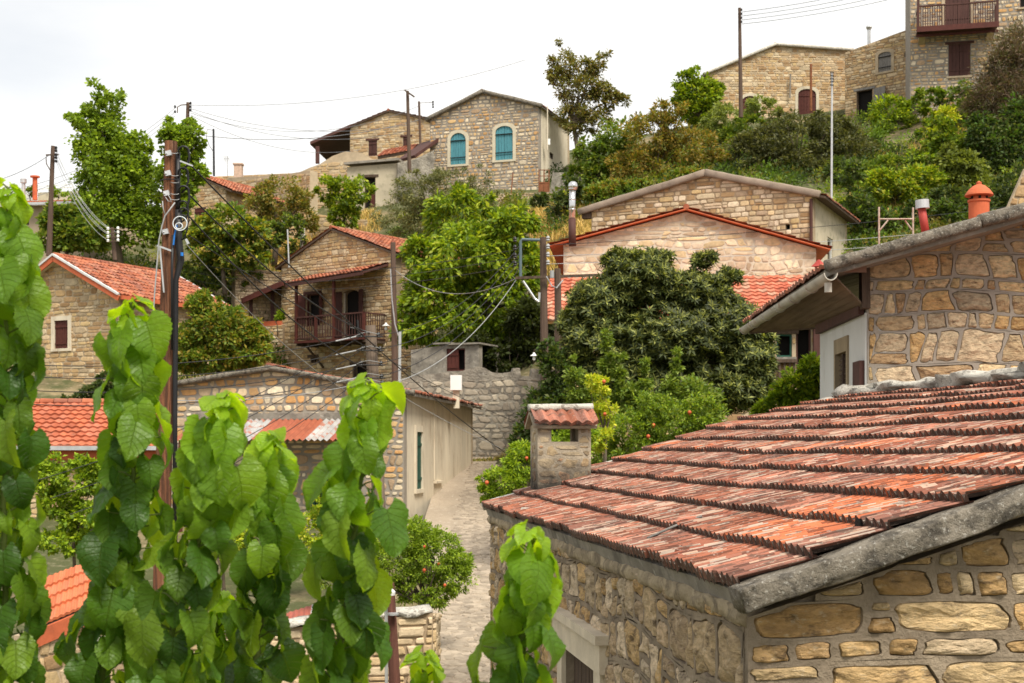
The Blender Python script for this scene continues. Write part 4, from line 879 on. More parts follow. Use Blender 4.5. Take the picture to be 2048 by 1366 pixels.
Wn2 = Wall(XY(1112, 38.0), XY(1112, 34.9)+Vector((.0, .35))); wall(Wn2, [(0, -.6), (Wn2.L, -.6), (Wn2.L, top-.1), (0, top-.1)], pk, 'side_wall', 'coursed2')
# flues of the pink house
mb = MB(); mb.tube([P(1145, 492, 37.6), P(1144, 438, 37.6)], .10, n=14, mi=1); mb.tube([P(1144, 440, 37.6), P(1145, 378, 37.6)], .085, n=14); mb.tube([P(1145, 380, 37.6), P(1145, 376, 37.6)], .105, n=14)
for v in (400, 420): mb.tube([P(1144.5, v, 37.6), P(1144.5, v-2, 37.6)], .092, n=14)
fl_ = mb.build('flue_pipe', [mat('bright_steel', (.62, .62, .62), .22, .08, 5, 0, metal=.9), M_brown], pk, label='shiny steel flue pipe on a brown base', smooth=True)
mb = MB(); c = P(1146, 372, 37.6); R_ = .125
mb.tube([c+Vector((0, 0, R_*math.sin(t))) for t in [math.pi*(-.5+i/8) for i in range(9)]], [R_*math.cos(math.pi*(-.5+i/8))+.004 for i in range(9)], n=14); mb.build('cowl', MATS['bright_steel'], fl_, smooth=True)
mb = MB(); c = P(1638, 545, 34); mb.lathe(c-Vector((0, 0, .1)), [(.10, 0), (.10, .24)], n=12); mb.lathe(c+Vector((0, 0, .14)), [(.19, 0), (.05, .14), (.02, .17)], n=4); mb.build('flue_cap', M_redp, pk, label='small red flue with a pyramid cap')
# === stone house with the cement coping
cc_ = thing('stone_house', 'large coursed stone house with a thick brown cement coping behind the pinkish gable', 'house', P(1420, 520, 48))
a = Vector(XY(1183, 49.15)); b = Vector(XY(1626, 46)); W = Wall(a, b); eL = W.px(1183, 420)[1]; eR = W.px(1626, 392)[1]; ap = W.px(1412, 352)
hl = rect(W, 1571, 448, 1580, 459); WR_ = Wall(b, b-W.n*5.6); win = rect(WR_, 1655, 476, 1666, 540)
W4, WR4, n4 = gable_house(cc_, a, b, eL, eR, ap, 3.2, 5.6, 'pinkc', None, [hl], [win], ohf=.10, ohs=.45, roof=dict(per=.22, pal=RTW, amp=.03), matR=M_cream)
window(WR4, cc_, win, 'dark', M_white)
for e_ in ((-.45, eL-.16), (W4.L+.25, eR-.08)):
    coping(W4.w(e_[0], e_[1]+.10, .10), W4.w(ap[0], ap[1]+.09, .10), .16, .24, cc_, M_coping, 'verge_coping', seg=.3, nz=.02, n=12)
mb = MB(); mb.tube([W4.w(W4.L-.05, eR-.1, .05), W4.w(W4.L-.05, eR-2.6, .05)], .05, n=10); mb.tube([W4.w(W4.L-.4, eR-1.6, .05), W4.w(W4.L+.5, eR-1.9, .05)], .03, n=6); mb.build('downpipe', M_brown, cc_)
mb = MB(); mb.box(W4, -.35, .0, eL-.28, eL-.05, -.2, .05); mb.build('eave_beam', M_dkwood, cc_)

# === balcony house
bh = thing('stone_house', 'two storey stone house with a roofed brown wooden balcony', 'house', P(680, 770, 58))
a = Vector(XY(563, 60.5)); b = Vector(XY(790, 56.6)); W = Wall(a, b); eL = W.px(566, 533)[1]; eR = W.px(789, 508)[1]; ap = W.px(665, 460)
def RC(W, *q): return rect(W, *q)
w1 = RC(W, 613, 588, 639, 652); dr = RC(W, 686, 582, 718, 682, .18) if False else rect(W, 686, 580, 718, 684, .16); cl = rect(W, 706, 730, 745, 760); vn = rect(W, 621, 715, 633, 726)
W5, WR5, n5 = gable_house(bh, a, b, eL, eR, ap, 2.0, 5.6, 'coursed', 'coursed', [w1, dr, cl, vn], ohf=.12, ohs=.30, roof=dict(per=.22, amp=.04, row=.36, pal=RT))
window(W5, bh, w1, 'dark', M_redbr, lintel=M_brown); window(W5, bh, dr, 'dark', M_plaster, 'balcony_door'); window(W5, bh, cl, 'dark', M_dkwood, lintel=M_dkwood); window(W5, bh, vn, 'dark', M_dkwood, lintel=M_dkwood)
def leaf_open(W, root, u, v0, v1, wd_, ang, m, name='shutter', hinge=1):
    s_, z1 = W.px(u, v0); z0 = W.px(u, v1)[1]; mb = MB(); d = Vector((W.d.x, W.d.y, 0))*hinge*math.cos(ang)+Vector((W.n.x, W.n.y, 0))*math.sin(ang); p = W.w(s_, z0, .03); q = p+d*wd_; nn = d.cross(Vector((0, 0, 1)))*.02
    mb.hexa([p-nn, q-nn, q+nn, p+nn]+[x+Vector((0, 0, z1-z0)) for x in (p-nn, q-nn, q+nn, p+nn)]); k_ = 3
    for f in (.2, .75): mb.beam(p+Vector((0, 0, (z1-z0)*f)), q+Vector((0, 0, (z1-z0)*f)), .07, .08)
    mb.build(name, m, root)
leaf_open(W5, bh, 612, 590, 648, .36, .45, M_redbr, hinge=-1); leaf_open(W5, bh, 640, 588, 646, .34, .5, M_redbr)
leaf_open(W5, bh, 685, 584, 682, .42, .3, M_brown, 'door_shutter', hinge=-1); leaf_open(W5, bh, 719, 580, 680, .45, .5, M_brown, 'door_shutter')
bal = bpy.data.objects.new('balcony', None); COL.objects.link(bal); bal.parent = bh; sB0 = W5.px(634, 690)[0]; sB1 = W5.px(772, 690)[0]; zB = W5.px(700, 684)[1]; dB = 1.25
bal.location = W5.w(sB0, zB, 0)-origin(bh)
mb = MB()
for i in range(9): s_ = sB0+(sB1-sB0)*i/9; mb.box(W5, s_+.005, s_+(sB1-sB0)/9-.005, zB-.02, zB+.03, .01, dB)
mb.build('deck', M_brown, bal)
mb = MB()
for i in range(7): s_ = sB0+.08+(sB1-sB0-.16)*i/6; mb.box(W5, s_-.05, s_+.05, zB-.16, zB-.022, .0, dB-.03)
mb.build('joists', M_dkwood, bal)
mb = MB(); mb.box(W5, sB0-.03, sB1+.03, zB-.06, zB+.04, dB+.002, dB+.05); mb.build('fascia_board', M_redbr, bal)
rl = MB(); zr = zB+1.0
for q in ((sB0, sB1, dB-.04, dB+.03, 0),): rl.box(W5, sB0, sB1, zr-.03, zr+.03, dB-.05, dB+.04); rl.box(W5, sB0, sB1, zB+.12, zB+.16, dB-.02, dB+.02)
for s_ in (sB0+.03, sB1-.03): rl.box(W5, s_-.03, s_+.03, zr-.028, zr+.028, .0, dB-.06); rl.box(W5, s_-.02, s_+.02, zB+.12, zB+.16, .0, dB-.06)
n_b = 26
for i in range(n_b): s_ = sB0+(sB1-sB0)*(i+.5)/n_b; rl.box(W5, s_-.013, s_+.013, zB+.16, zr-.031, dB-.012, dB+.012)
for k_ in range(9):
    o__ = .08+(dB-.2)*k_/8
    for s_ in (sB0+.03, sB1-.03): rl.box(W5, s_-.012, s_+.012, zB+.16, zr-.03, o__-.012, o__+.012)
rl.build('railing', M_brown, bal)
zc_ = W5.px(690, 566)[1]-.05
for s_, zt_ in ((sB0+.05, zc_), (mid(sB0, sB1)+.25, zc_+.08), (sB1-.05, zr+.03), (mid(sB0, sB1)-.75, zr)):
    mb = MB(); mb.box(W5, s_-.05, s_+.05, zB, zt_, dB-.06, dB+.042); mb.build('post', M_redbr, bal)
mb = MB()
for s_ in (sB0+.4, sB1-.4): mb.beam(W5.w(s_, zB-.12, dB-.2), W5.w(s_, zB-1.0, .02), .07, .07)
mb.build('brace', M_dkwood, bal)
c0_ = W5.w(sB0-.30, zc_+.02, dB+.25); c1_ = W5.w(sB1+.15, zc_+.22, dB+.25); cU = W5.w(sB0-.30, zc_+.48, .0)-W5.w(sB0-.30, zc_+.02, dB+.25)
tiles(bh, c0_, c1_-c0_, cU, per=.2, amp=.04, row=.36, pal=RT, name='balcony_roof', und=M_brown, th=.09)
mb = MB(); mb.beam(c0_+Vector((0, 0, -.1)), c1_+Vector((0, 0, -.1)), .05, .12); mb.build('balcony_roof_board', M_brown, bh)
# side porch on its left
pr = [P(484, 602, 60.5), P(566, 566, 59.5)]; bk = Vector((1.0, 4.0, .5))
mb = MB(); a0, a1 = pr; mb.hexa([a0, a1, a1+bk, a0+bk]+[q+Vector((0, 0, .10)) for q in (a0, a1, a1+bk, a0+bk)]); mb.beam(a0, a1, .08, .22)
mb.build('porch_roof', M_redbr, bh)
for u in (502, 545): mb = MB(); mb.beam(P(u, 650, 60.8), P(u, 597-(u-502)*.4, 60.8), .14, .14, up=Vector((0, 1, 0))); mb.build('porch_post', M_brown, bh)
Wt = Wall(XY(470, 61), XY(566, 60.2)); wall(Wt, [(0, 2), (Wt.L, 2), (Wt.L, Wt.px(560, 650)[1]), (0, Wt.px(480, 656)[1])], bh, 'terrace_wall', 'coursed', th=1.2)
mb = MB(); mb.box(Wt, 1.0, Wt.L-.1, Wt.px(520, 652)[1], Wt.px(520, 642)[1], -.5, -.2); mb.build('flower_trough', M_terra, bh)
mb = MB(); mb.box(Wt, .2, Wt.L, 2, Wt.px(520, 600)[1], -4.5, -4.2); mb.build('back_wall', M_mortarS, bh)

# === gable house at left with white verge boards
lh = thing('stone_house', 'stone house on the left with small brown windows and white edged tile roof', 'house', P(150, 820, 50))
a = Vector(XY(16, 52.6)); b = Vector(XY(240, 50)); W = Wall(a, b); eR = W.px(240, 588)[1]; ap = W.px(122, 517)
w1 = rect(W, 110, 641, 137, 697); w2 = rect(W, 111, 768, 131, 800)
W6, WR6, n6 = gable_house(lh, a, b, eR, eR, ap, .8, 5.6, 'coursed2', 'coursed2', [w1, w2], ohf=.35, ohs=.35, roof=dict(per=.2, amp=.05, row=.36, pal=RT+[(.3, .12, .08)], wob=.02, und=M_plaster), stL='coursed')
for w_ in (w1, w2): window(W6, lh, w_, 'shut', M_redbr, surround=M_plaster if w_ is w1 else M_cement, split=True)
for off, e_, nm in ((.37, 1, 'verge_board'), (-5.98, 1, 'verge_board'), (.37, 0, 'verge_board')):
    s_e = W6.L+.3 if e_ else -.3; sl_ = (ap[1]-eR)/(W6.L-ap[0]) if e_ else (ap[1]-eR)/ap[0]
    p0 = W6.w(s_e, eR-.3*sl_+.09, off); p1 = W6.w(ap[0], ap[1]+.10, off); mb = MB(); mb.beam(p0, p1, .12, .07); mb.build(nm, mat('white_board', (.62, .62, .62), .7, .1, 4, .1, 20), lh)
    if off == .37: mb = MB(); mb.beam(p0-Vector((0, 0, .14)), p1-Vector((0, 0, .14)), .05, .18); mb.build('barge_board', M_terra, lh)
mb = MB(); p0 = W6.w(W6.L+.36, eR-.16, .3); mb.beam(p0, p0+n6*6.2, .10, .14); mb.build('eave_board', M_terra, lh)

# === low gable house by the lane
gh = thing('stone_house', 'low rubble stone gable with a long stained plaster wall along the lane', 'house', P(600, 1010, 35))
a = Vector(XY(340, 34.7)); b = Vector(XY(808, 34)); W = Wall(a, b); eL = W.px(340, 776)[1]; eR = W.px(806, 788)[1]; ap = W.px(540, 741)
WRt = Wall(b, b-W.n*11.1); gs = rect(WRt, 831, 864, 843, 978); gate = rect(W, 622, 948, 660, 1040)
W7, WR7, n7 = gable_house(gh, a, b, eL, eR, ap, -2.2, 11.1, 'rubble12', None, [gate], [gs], ohf=.12, ohs=.28, roof=dict(per=.22, amp=.04, row=.4, pal=RTW+RT[:2], m=M_tileN, wob=.02, und=M_cement), verge=(M_cap, .18, .13), matR=M_plaster)
window(WR7, gh, gs, 'shut', M_green, surround=M_plaster, split=False); window(W7, gh, gate, 'dark', M_green, 'gate_opening')
mb = MB()
for i in range(6): x = gate[0][0]+.07+(gate[1][0]-gate[0][0]-.14)*i/5; mb.box(W7, x-.015, x+.015, gate[0][1], gate[2][1]-.05, -.05, -.02)
mb.build('gate', M_green, gh)
nch = rect(WR7, 868, 802, 880, 966)
mb = MB(); x0, x1, z0, z1 = bb(nch); mb.box(WR7, x0, x0+.05, z0+.1, z1, -.01, .025); mb.box(WR7, x0-.05, x1+.15, z0, z0+.06, -.01, .08); mb.build('plaster_moulding', M_plaster, gh)
aw = [(.26, .085, .045), (.24, .075, .04), (.34, .34, .34), (.31, .09, .05), (.29, .08, .04), (.36, .35, .34), (.28, .075, .05)]
p0 = W7.px(400, 838); p1 = W7.px(748, 838); mb = MB(); n_ = 60; dep = 1.15; drop = .52
vs = []; fs = []
for i in range(n_*2+1):
    s_ = p0[0]+(p1[0]-p0[0])*i/(n_*2); z = .028*math.cos(i*math.pi/2*1.0)
    vs += [W7.w(s_, p0[1]+z, .01), W7.w(s_-.10, p0[1]-drop*.5+z, dep*.5), W7.w(s_-.22, p0[1]-drop+z+.01*noise.noise(Vector((s_*3, 0, 0))), dep)]
mbv = MB()
for i in range(n_*2):
    ci = aw[min(6, int(i/(n_*2)*7))]; base = i*3; mbv.cc = ci
    k0 = mbv.add(vs[base:base+6], [(0, 1, 4, 3), (1, 2, 5, 4)], 0, ci)
mbv.build('tin_awning', M_tin, gh, smooth=False)
mb = MB(); mb.box(W7, p0[0]-.1, p1[0]+.1, p0[1]-.02, p0[1]+.14, -.02, .05); mb.build('awning_flashing', M_cement, gh)
for s_ in (p0[0]+.1, p1[0]-.1): mb = MB(); mb.beam(W7.w(s_-.2, -2.2, dep-.08), W7.w(s_-.2, p0[1]-drop+.0, dep-.08), .08, .08, up=Vector((0, 1, 0))); mb.build('awning_post', M_redbr, gh)
mb = MB(); c = W7.w(p1[0]-.25, p0[1]-.3, .75); mb.lathe(c, [(.07, 0), (.09, .05), (.03, .12)], n=10); mb.build('lamp_head', M_galv, gh)
# white capped chimney behind the low gable
mb = MB(); c = P(912, 795, 40); mb.hexa([c+Vector(q) for q in ((-.09, 0, -.3), (.09, 0, -.3), (.09, .3, -.3), (-.09, .3, -.3), (-.09, 0, .25), (.09, 0, .25), (.09, .3, .25), (-.09, .3, .25))]); st_ = mb.build('chimney_stack', M_plaster, gh)
mb = MB(); c = P(912, 780, 39.9); w_ = .16; h_ = .42; mb.hexa([c+Vector(q) for q in ((-w_, 0, 0), (w_, 0, 0), (w_, .36, 0), (-w_, .36, 0), (-w_, 0, h_), (w_, 0, h_), (w_, .36, h_), (-w_, .36, h_))]); mb.build('cap', M_porc, st_)

# === yard wall and outhouse
M_dirty = mat('dirty_cement', (.33, .30, .25), .95, .4, 2.5, 1., 9, stain=((.065, .055, .048), 2.2, .44, .62, .55), stain2=((.42, .40, .36), 6, .57, .68, .55), bdist=.10)
W = Wall(XY(797, 46.2), XY(1120, 47)); top = [(1120, 741), (1064, 737), (1062, 752), (1042, 752), (1040, 736), (1027, 736), (1025, 743), (1005, 746), (985, 745), (970, 736), (955, 733), (935, 738), (915, 745), (893, 744), (870, 747), (845, 750), (820, 754), (797, 758)]
yw = thing('yard_wall', 'high stained grey cement wall with a notched top at the head of the lane', 'wall', W.w(2, -.4, 0)); o = wall(W, [(0, -.7), (W.L, -.7)]+[W.px(*q) for q in top], yw, 'wall', None, mats=[M_dirty], th=.4)
mb = MB(); sy = dict(h=.24, w=.30, gap=.05, d=.016, k=2, mode='proud', pal=[(.36, .33, .28), (.30, .275, .235), (.40, .37, .31), (.26, .235, .20)], rnd=2.6, jit=.4, wav=.08)
stone_cells(W, [(0, -.7), (W.L, -.7), (W.L, W.px(1110, 757)[1]), (0, W.px(800, 762)[1])], [], sy, mb); mb.build('stonework', [M_stone, M_dirty], yw)
oh = thing('outhouse', 'small cement outhouse with a red door above the grey yard wall', 'outhouse', P(888, 760, 50)); W = Wall(XY(822, 51), XY(958, 50))
dr = rect(W, 893, 697, 930, 742); wall(W, [(0, 1.8), (W.L, 1.8), (W.L, W.px(957, 690)[1]), (W.px(905, 692)[0], W.px(905, 688)[1]), (0, W.px(822, 700)[1])], oh, 'wall', None, [dr], mats=[M_cement], th=.3)
window(W, oh, dr, 'dark', M_redbr, 'doorway'); x0, x1, z0, z1 = bb(dr); mb = MB(); leaf_panel(mb, W, [(x0+.05, z0), (mid(x0, x1)+.1, z0), (mid(x0, x1)+.1, z1-.05), (x0+.05, z1-.05)], -.06, n=3); mb.build('door_leaf', M_redbr, oh)
mb = MB(); 
for u0, u1, v in ((868, 905, 686), (900, 962, 688)): mb.box(W, W.px(u0, v)[0], W.px(u1, v)[0], W.px(u0, v)[1]-.06+.02*(u0 > 890), W.px(u0, v)[1]+.02*(u0 > 890)+.0, -1.6, .12)
mb.build('roof_slab', M_cement, oh)
mb = MB(); mb.box(W, .02, W.L-.02, 1.8, W.px(822, 702)[1], -1.9, -1.6); mb.build('back_wall', M_cement, oh)

# === teal shutter house
th_ = thing('stone_house', 'tall rubble stone house with two arched teal shuttered windows', 'house', P(970, 385, 73))
a = Vector(XY(860, 74)); b = Vector(XY(1078, 72)); W = Wall(a, b); eL = W.px(861, 240)[1]; eR = W.px(1077, 213)[1]; ap = W.px(966, 186)
w1 = rect(W, 901, 266, 932, 329, .38); w2 = rect(W, 991, 252, 1026, 320, .30); WRt = Wall(b, b-W.n*5.2); sq = rect(WRt, 1099, 306, 1107, 318); te = rect(WRt, 1136, 268, 1146, 285)
W8, WR8, n8 = gable_house(th_, a, b, eL, eR, ap, 12.2, 5.2, 'rubble', None, [w1, w2], [sq], ohf=.12, ohs=.2, roof=dict(per=.22, amp=.04, pal=RTW, und=M_cement), verge=(M_cap, .2, .20), matR=M_plaster)
for w_ in (w1, w2): window(W8, th_, w_, 'shut', M_teal, surround=mat('pale_surround', (.56, .50, .38), .9, .1, 4, .2, 30), band=True)
window(WR8, th_, sq, 'dark', M_dkwood)
mb = MB(); mb.tube([P(1091, 212, 72.3)+Vector((.1, 0, 0)), P(1091, 300, 72.3)+Vector((.1, 0, 0))], .03, n=6); mb.build('downpipe', M_plaster, th_)
mb = MB(); c = P(1097, 290, 72.4); mb.hexa([c+Vector(q) for q in ((-.08, -.1, 0), (.08, -.1, 0), (.08, .1, 0), (-.08, .1, 0), (-.08, -.1, .3), (.08, -.1, .3), (.08, .1, .3), (-.08, .1, .3))]); mb.build('meter_box', M_porc, th_)
gt = thing('iron_gate', 'rusty iron yard gate beside the plaster side of the teal shutter house', 'gate', P(1088, 385, 71))
mb = MB()
for u in (1078, 1088, 1098): mb.tube([P(u, 384, 71), P(u, 339, 71)], .03, n=5)
for v in (340, 352, 366): mb.tube([P(1078, v, 71), P(1098, v, 71)], .022, n=5)
mb.build('frame', M_rust, gt); mb = MB(); mb.hexa([P(1079, 384, 71), P(1098, 384, 71), P(1098, 384, 71.05), P(1079, 384, 71.05), P(1079, 364, 71), P(1098, 364, 71), P(1098, 364, 71.05), P(1079, 364, 71.05)]); mb.build('panel', M_rust, gt)
rw = thing('rubble_wall', 'broken dry stone wall at the foot of the teal shutter house', 'wall', P(1060, 400, 70)); W = Wall(XY(970, 70.5), XY(1160, 69.5)); wall(W, [(0, 10.5), (W.L, 10.5), (W.L, W.px(1150, 345)[1]), (W.px(1105, 350)[0], W.px(1105, 345)[1]), (W.px(1100, 380)[0], W.px(1100, 384)[1]), (W.px(1040, 384)[0], W.px(1040, 388)[1]), (0, W.px(975, 386)[1])], rw, 'wall', None, mats=[M_dirty], th=.5)
rw2 = MB(); stone_cells(W, [(0, 10.5), (W.L, 10.5), (W.L, W.px(1100, 386)[1]), (0, W.px(975, 388)[1])], [], ST['dry'], rw2); rw2.build('loose_stones', [M_stone, M_mortarD], rw)

# === ashlar house with dark porch, behind
ah = thing('stone_house', 'small sand coloured stone house with a dark open porch on its left end', 'house', P(780, 320, 85))
W = Wall(XY(700, 85.5), XY(872, 84)); eL = W.px(700, 256)[1]; eR = W.px(868, 243)[1]; ap = W.px(778, 224)
w1 = rect(W, 737, 281, 754, 312); w2 = rect(W, 806, 274, 820, 292)
W9, WR9, n9 = gable_house(ah, W.a, W.b, eL, eR, ap, 14.5, 7, 'coursed2', None, [w1, w2], ohf=.15, ohs=.15, roof=dict(per=.24, amp=.04, pal=RT), matR=M_mortarS)
for w_ in (w1, w2): window(W9, ah, w_, 'shut', M_brown, lintel=M_brown)
mb = MB(); p0 = P(620, 289, 84.5); p1 = P(702, 254, 85.3); bk = Vector((.5, 6, 0)); mb.hexa([p0, p1, p1+bk, p0+bk]+[q+Vector((0, 0, .18)) for q in (p0, p1, p1+bk, p0+bk)]); mb.build('porch_roof', M_brown, ah)
for q in ((635, 327, 84.6, 293), (668, 320, 89, 285)): mb = MB(); mb.beam(P(q[0], q[1], q[2]), P(q[0], q[3], q[2]), .22, .22, up=Vector((0, 1, 0))); mb.build('porch_post', M_brown, ah)
tiles(ah, P(755, 313, 79), P(826, 300, 79)-P(755, 313, 79), P(770, 300, 81.5)-P(755, 313, 79), per=.22, amp=.04, row=.35, name='lean_to_roof', th=.15)
# === ruined low building
rb = thing('ruined_building', 'low half ruined building with a flat stone roof and cream doorway wall', 'building', P(730, 440, 73))
W = Wall(XY(575, 76), XY(870, 75)); o_ = [(870, 318), (800, 320), (745, 318), (720, 305), (690, 303), (665, 312), (640, 328), (620, 335), (600, 344), (575, 352)]
wall(W, [(0, 10.5), (W.L, 10.5)]+[W.px(*q) for q in o_], rb, 'wall', 'coursed2', th=.5)
W = Wall(XY(694, 73), XY(812, 72.5)); dr = rect(W, 729, 354, 751, 432); wall(W, [(0, 10.8), (W.L, 10.8), (W.L, W.px(805, 325)[1]), (0, W.px(700, 334)[1])], rb, 'front_wall', None, [dr], mats=[M_cream], th=.3)
window(W, rb, dr, 'dark', M_dkwood, 'doorway', lintel=M_dkwood); mb = MB(); x0, x1, z0, z1 = bb(dr); leaf_panel(mb, W, [(x0+.3, z0), (x1, z0), (x1, z1-.45), (x0+.3, z1-.45)], -.1, n=3); mb.build('door_leaf', M_redbr, rb)
mb = MB(); p0 = W.px(690, 331); p1 = W.px(800, 322); v_ = [W.w(p0[0], p0[1], .25), W.w(p1[0], p1[1], .25), W.w(p1[0], p1[1]+.05, -2.5), W.w(p0[0], p0[1]+.3, -2.5)]; mb.hexa(v_+[q+Vector((0, 0, .12)) for q in v_]); mb.build('roof_slab', M_cement, rb)
W = Wall(XY(795, 72.3), XY(868, 72.6)); wall(W, [(0, 11), (W.L, 11), (W.L, W.px(860, 300)[1]), (W.px(830, 320)[0], W.px(830, 318)[1]), (0, W.px(800, 326)[1])], rb, 'side_wall', None, mats=[M_dirty], th=.3)
mb = MB(); mb.beam(P(812, 318, 73.5), P(862, 283, 74.5), 1.6, .15); mb.build('lean_roof', M_brown, rb)
sw = thing('stone_wall', 'long low stone wall running from the ruined building towards the small red roofed house', 'wall', P(600, 380, 74)); W = Wall(XY(455, 78), XY(620, 73)); wall(W, [(0, 10), (W.L, 10), (W.L, W.px(615, 342)[1]), (W.px(560, 350)[0], W.px(560, 350)[1]), (0, W.px(470, 352)[1])], sw, 'wall', 'coursed2', th=.5)
W = Wall(XY(560, 68.5), XY(735, 69)); tw2 = thing('terrace_wall', 'cream terrace wall half hidden behind the almond tree and lemon bush', 'wall', P(640, 460, 69)); wall(W, [(0, 9), (W.L, 9), (W.L, W.px(735, 440)[1]), (0, W.px(560, 420)[1])], tw2, 'wall', 'coursed2', th=.5)
W = Wall(XY(470, 60.5), XY(610, 62)); tw3 = thing('terrace_wall', 'overgrown dry stone terrace wall left of the balcony house roof', 'wall', P(540, 540, 61)); wall(W, [(0, 5), (W.L, 5), (W.L, W.px(600, 548)[1]), (0, W.px(480, 535)[1])], tw3, 'wall', 'dry', th=.5)

# === small red roofed house upper left
sh_ = thing('stone_house', 'small stone house with a low red roof behind the top of the brown pole', 'house', P(420, 480, 70))
a = Vector(XY(322, 71)); b = Vector(XY(452, 69)); W = Wall(a, b); eR = W.px(452, 378)[1]; ap = W.px(393, 352); dr = rect(W, 389, 416, 412, 449)
Wa, WRa, na = gable_house(sh_, a, b, eR, eR, ap, 8.5, 4.5, 'coursed2', 'coursed2', [dr], ohf=.15, ohs=.5, roof=dict(per=.22, amp=.05, row=.36, pal=RT))
window(Wa, sh_, dr, 'shut', M_redbr)
mb = MB(); c = P(477, 352, 79); w_ = .22
mb.hexa([c+Vector(q) for q in ((-w_, -w_, -.6), (w_, -w_, -.6), (w_, w_, -.6), (-w_, w_, -.6), (-w_, -w_, .6), (w_, -w_, .6), (w_, w_, .6), (-w_, w_, .6))]); mb.hexa([c+Vector(q) for q in ((-w_-.05, -w_-.05, .6), (w_+.05, -w_-.05, .6), (w_+.05, w_+.05, .6), (-w_-.05, w_+.05, .6), (-w_-.05, -w_-.05, .68), (w_+.05, -w_-.05, .68), (w_+.05, w_+.05, .68), (-w_-.05, w_+.05, .68))])
fh = thing('flat_roof_house', 'long low pale house with a square masonry chimney on the left skyline', 'house', P(480, 380, 79)); mb.build('chimney', mat('brick_pinkish', (.50, .36, .28), .9, .2, 8, .3, 30), fh)
W = Wall(XY(430, 80), XY(590, 80)); wall(W, [(0, 11), (W.L, 11), (W.L, W.px(580, 346)[1]), (0, W.px(440, 353)[1])], fh, 'wall', 'coursed2', th=2)
# === far left houses
fl1 = thing('house', 'long house with an orange tiled roof at the far left behind the dark pole', 'house', P(80, 510, 66))
W = Wall(XY(-80, 66), XY(166, 64)); w1 = rect(W, 45, 430, 58, 450); wall(W, [(0, 8), (W.L, 8), (W.L, W.px(166, 408)[1]), (0, W.px(-60, 414)[1])], fl1, 'wall', None, [w1], mats=[mat('tan_render', (.42, .33, .24), .9, .12, 1.5, .2, 20)], th=5); window(W, fl1, w1, 'dark', M_brown)
e0 = W.w(-.3, W.px(-60, 412)[1]+.02, .4); e1 = W.w(W.L+.1, W.px(166, 407)[1]+.02, .4); tiles(fl1, e0, e1-e0, Vector((-.1, 2.6, .50)), per=.24, amp=.04, row=.36, pal=RTO, m=M_tileO)
mb = MB(); mb.beam(e0+Vector((0, -.05, -.05)), e1+Vector((0, -.05, -.05)), .12, .12); mb.build('gutter', M_galv, fl1)
mb = MB(); mb.tube([P(47, 405, 67), P(47, 364, 67)], .09, n=10); mb.tube([P(47, 366, 67), P(47, 358, 67)], .15, n=10); mb.build('flue_pipe', M_galv, fl1, label='grey metal flue pipe')
mb = MB(); mb.tube([P(70, 400, 67), P(70, 354, 67)], .11, n=10); mb.tube([P(70, 355, 67), P(70, 352, 67)], .22, n=10); mb.build('flue_pipe', M_terra, fl1, label='red clay flue pipe')
fl2 = thing('flat_roof_house', 'white flat roofed house on the far left skyline', 'house', P(20, 420, 82)); W = Wall(XY(-120, 82), XY(36, 82)); wall(W, [(0, 11), (W.L, 11), (W.L, W.px(36, 374)[1]), (W.px(8, 368)[0], W.px(8, 365)[1]), (0, W.px(-100, 365)[1])], fl2, 'wall', None, mats=[M_porc], th=6)
fl3 = thing('flat_roof_house', 'pale flat roofed house with a white terrace railing left of the tall poplar', 'house', P(110, 420, 84)); W = Wall(XY(76, 84), XY(200, 84)); wall(W, [(0, 11), (W.L, 11), (W.L, W.px(200, 380)[1]), (0, W.px(76, 385)[1])], fl3, 'wall', None, mats=[M_cream], th=6)
mb = MB()
for v in (372, 378): mb.tube([P(78, v, 83.9), P(145, v-4, 83.9)], .035, n=5)
for u in (78, 95, 112, 129, 145): mb.tube([P(u, 386, 83.9), P(u, 370, 83.9)], .035, n=5)
mb.build('railing', M_porc, fl3)
plant('rooftop_plant', 'small green plant growing between the far left flues', 'plant', [(60, 383, 10, 9), (66, 378, 7, 8)], 70, G_med, (62, 400), .12, 260, .5, trunk=.03)
plant('rooftop_plant', 'yellow green plant on the terrace behind the dark pole at the far left', 'plant', [(118, 388, 14, 10), (105, 380, 8, 10)], 78, G_lime, (114, 402), .12, 320, .5, trunk=.03)

# === upper right row
ur = thing('stone_house', 'long cream gabled house on the skyline behind the tall bare pole', 'house', P(1550, 240, 80))
W = Wall(XY(1415, 80), XY(1697, 80)); eL = W.px(1415, 148)[1]; eR = W.px(1697, 102)[1]; ap = W.px(1550, 92); w1 = rect(W, 1596, 178, 1632, 240, .3); w2 = rect(W, 1484, 192, 1517, 240, .3)
Wb_, WRb, nb_ = gable_house(ur, W.a, W.b, eL, eR, ap, 15.5, 8, 'coursed2', None, [w1, w2], ohf=.10, ohs=.25, roof=dict(per=.24, amp=.03, pal=RTW, und=M_cement), verge=(M_capL, .2, .16), matR=M_mortarS)
for w_ in (w1, w2): window(Wb_, ur, w_, 'shut', M_redbr, 'arched_door', surround=MATS['pale_surround'])
mb = MB(); mb.tube([P(1622, 222, 79.3), P(1622, 128, 79.3)], .07, n=8); mb.build('rusty_pipe', M_rust, label='rusty iron pipe standing in front of the arched door on the skyline house', cat='pipe')
mb = MB(); mb.tube([P(1580, 196, 79.8), P(1581, 148, 79.8)], .05, n=6); mb.build('wall_pipe', M_cement, ur)
ub = thing('stone_house', 'rough ochre stone house with an open dark doorway and small arched wooden shutter', 'house', P(1760, 240, 76))
W = Wall(XY(1690, 77), XY(1824, 74.5)); dr = rect(W, 1713, 180, 1745, 236); wd_ = rect(W, 1757, 104, 1783, 143, .16); nt_ = rect(W, 1809, 105, 1815, 114)
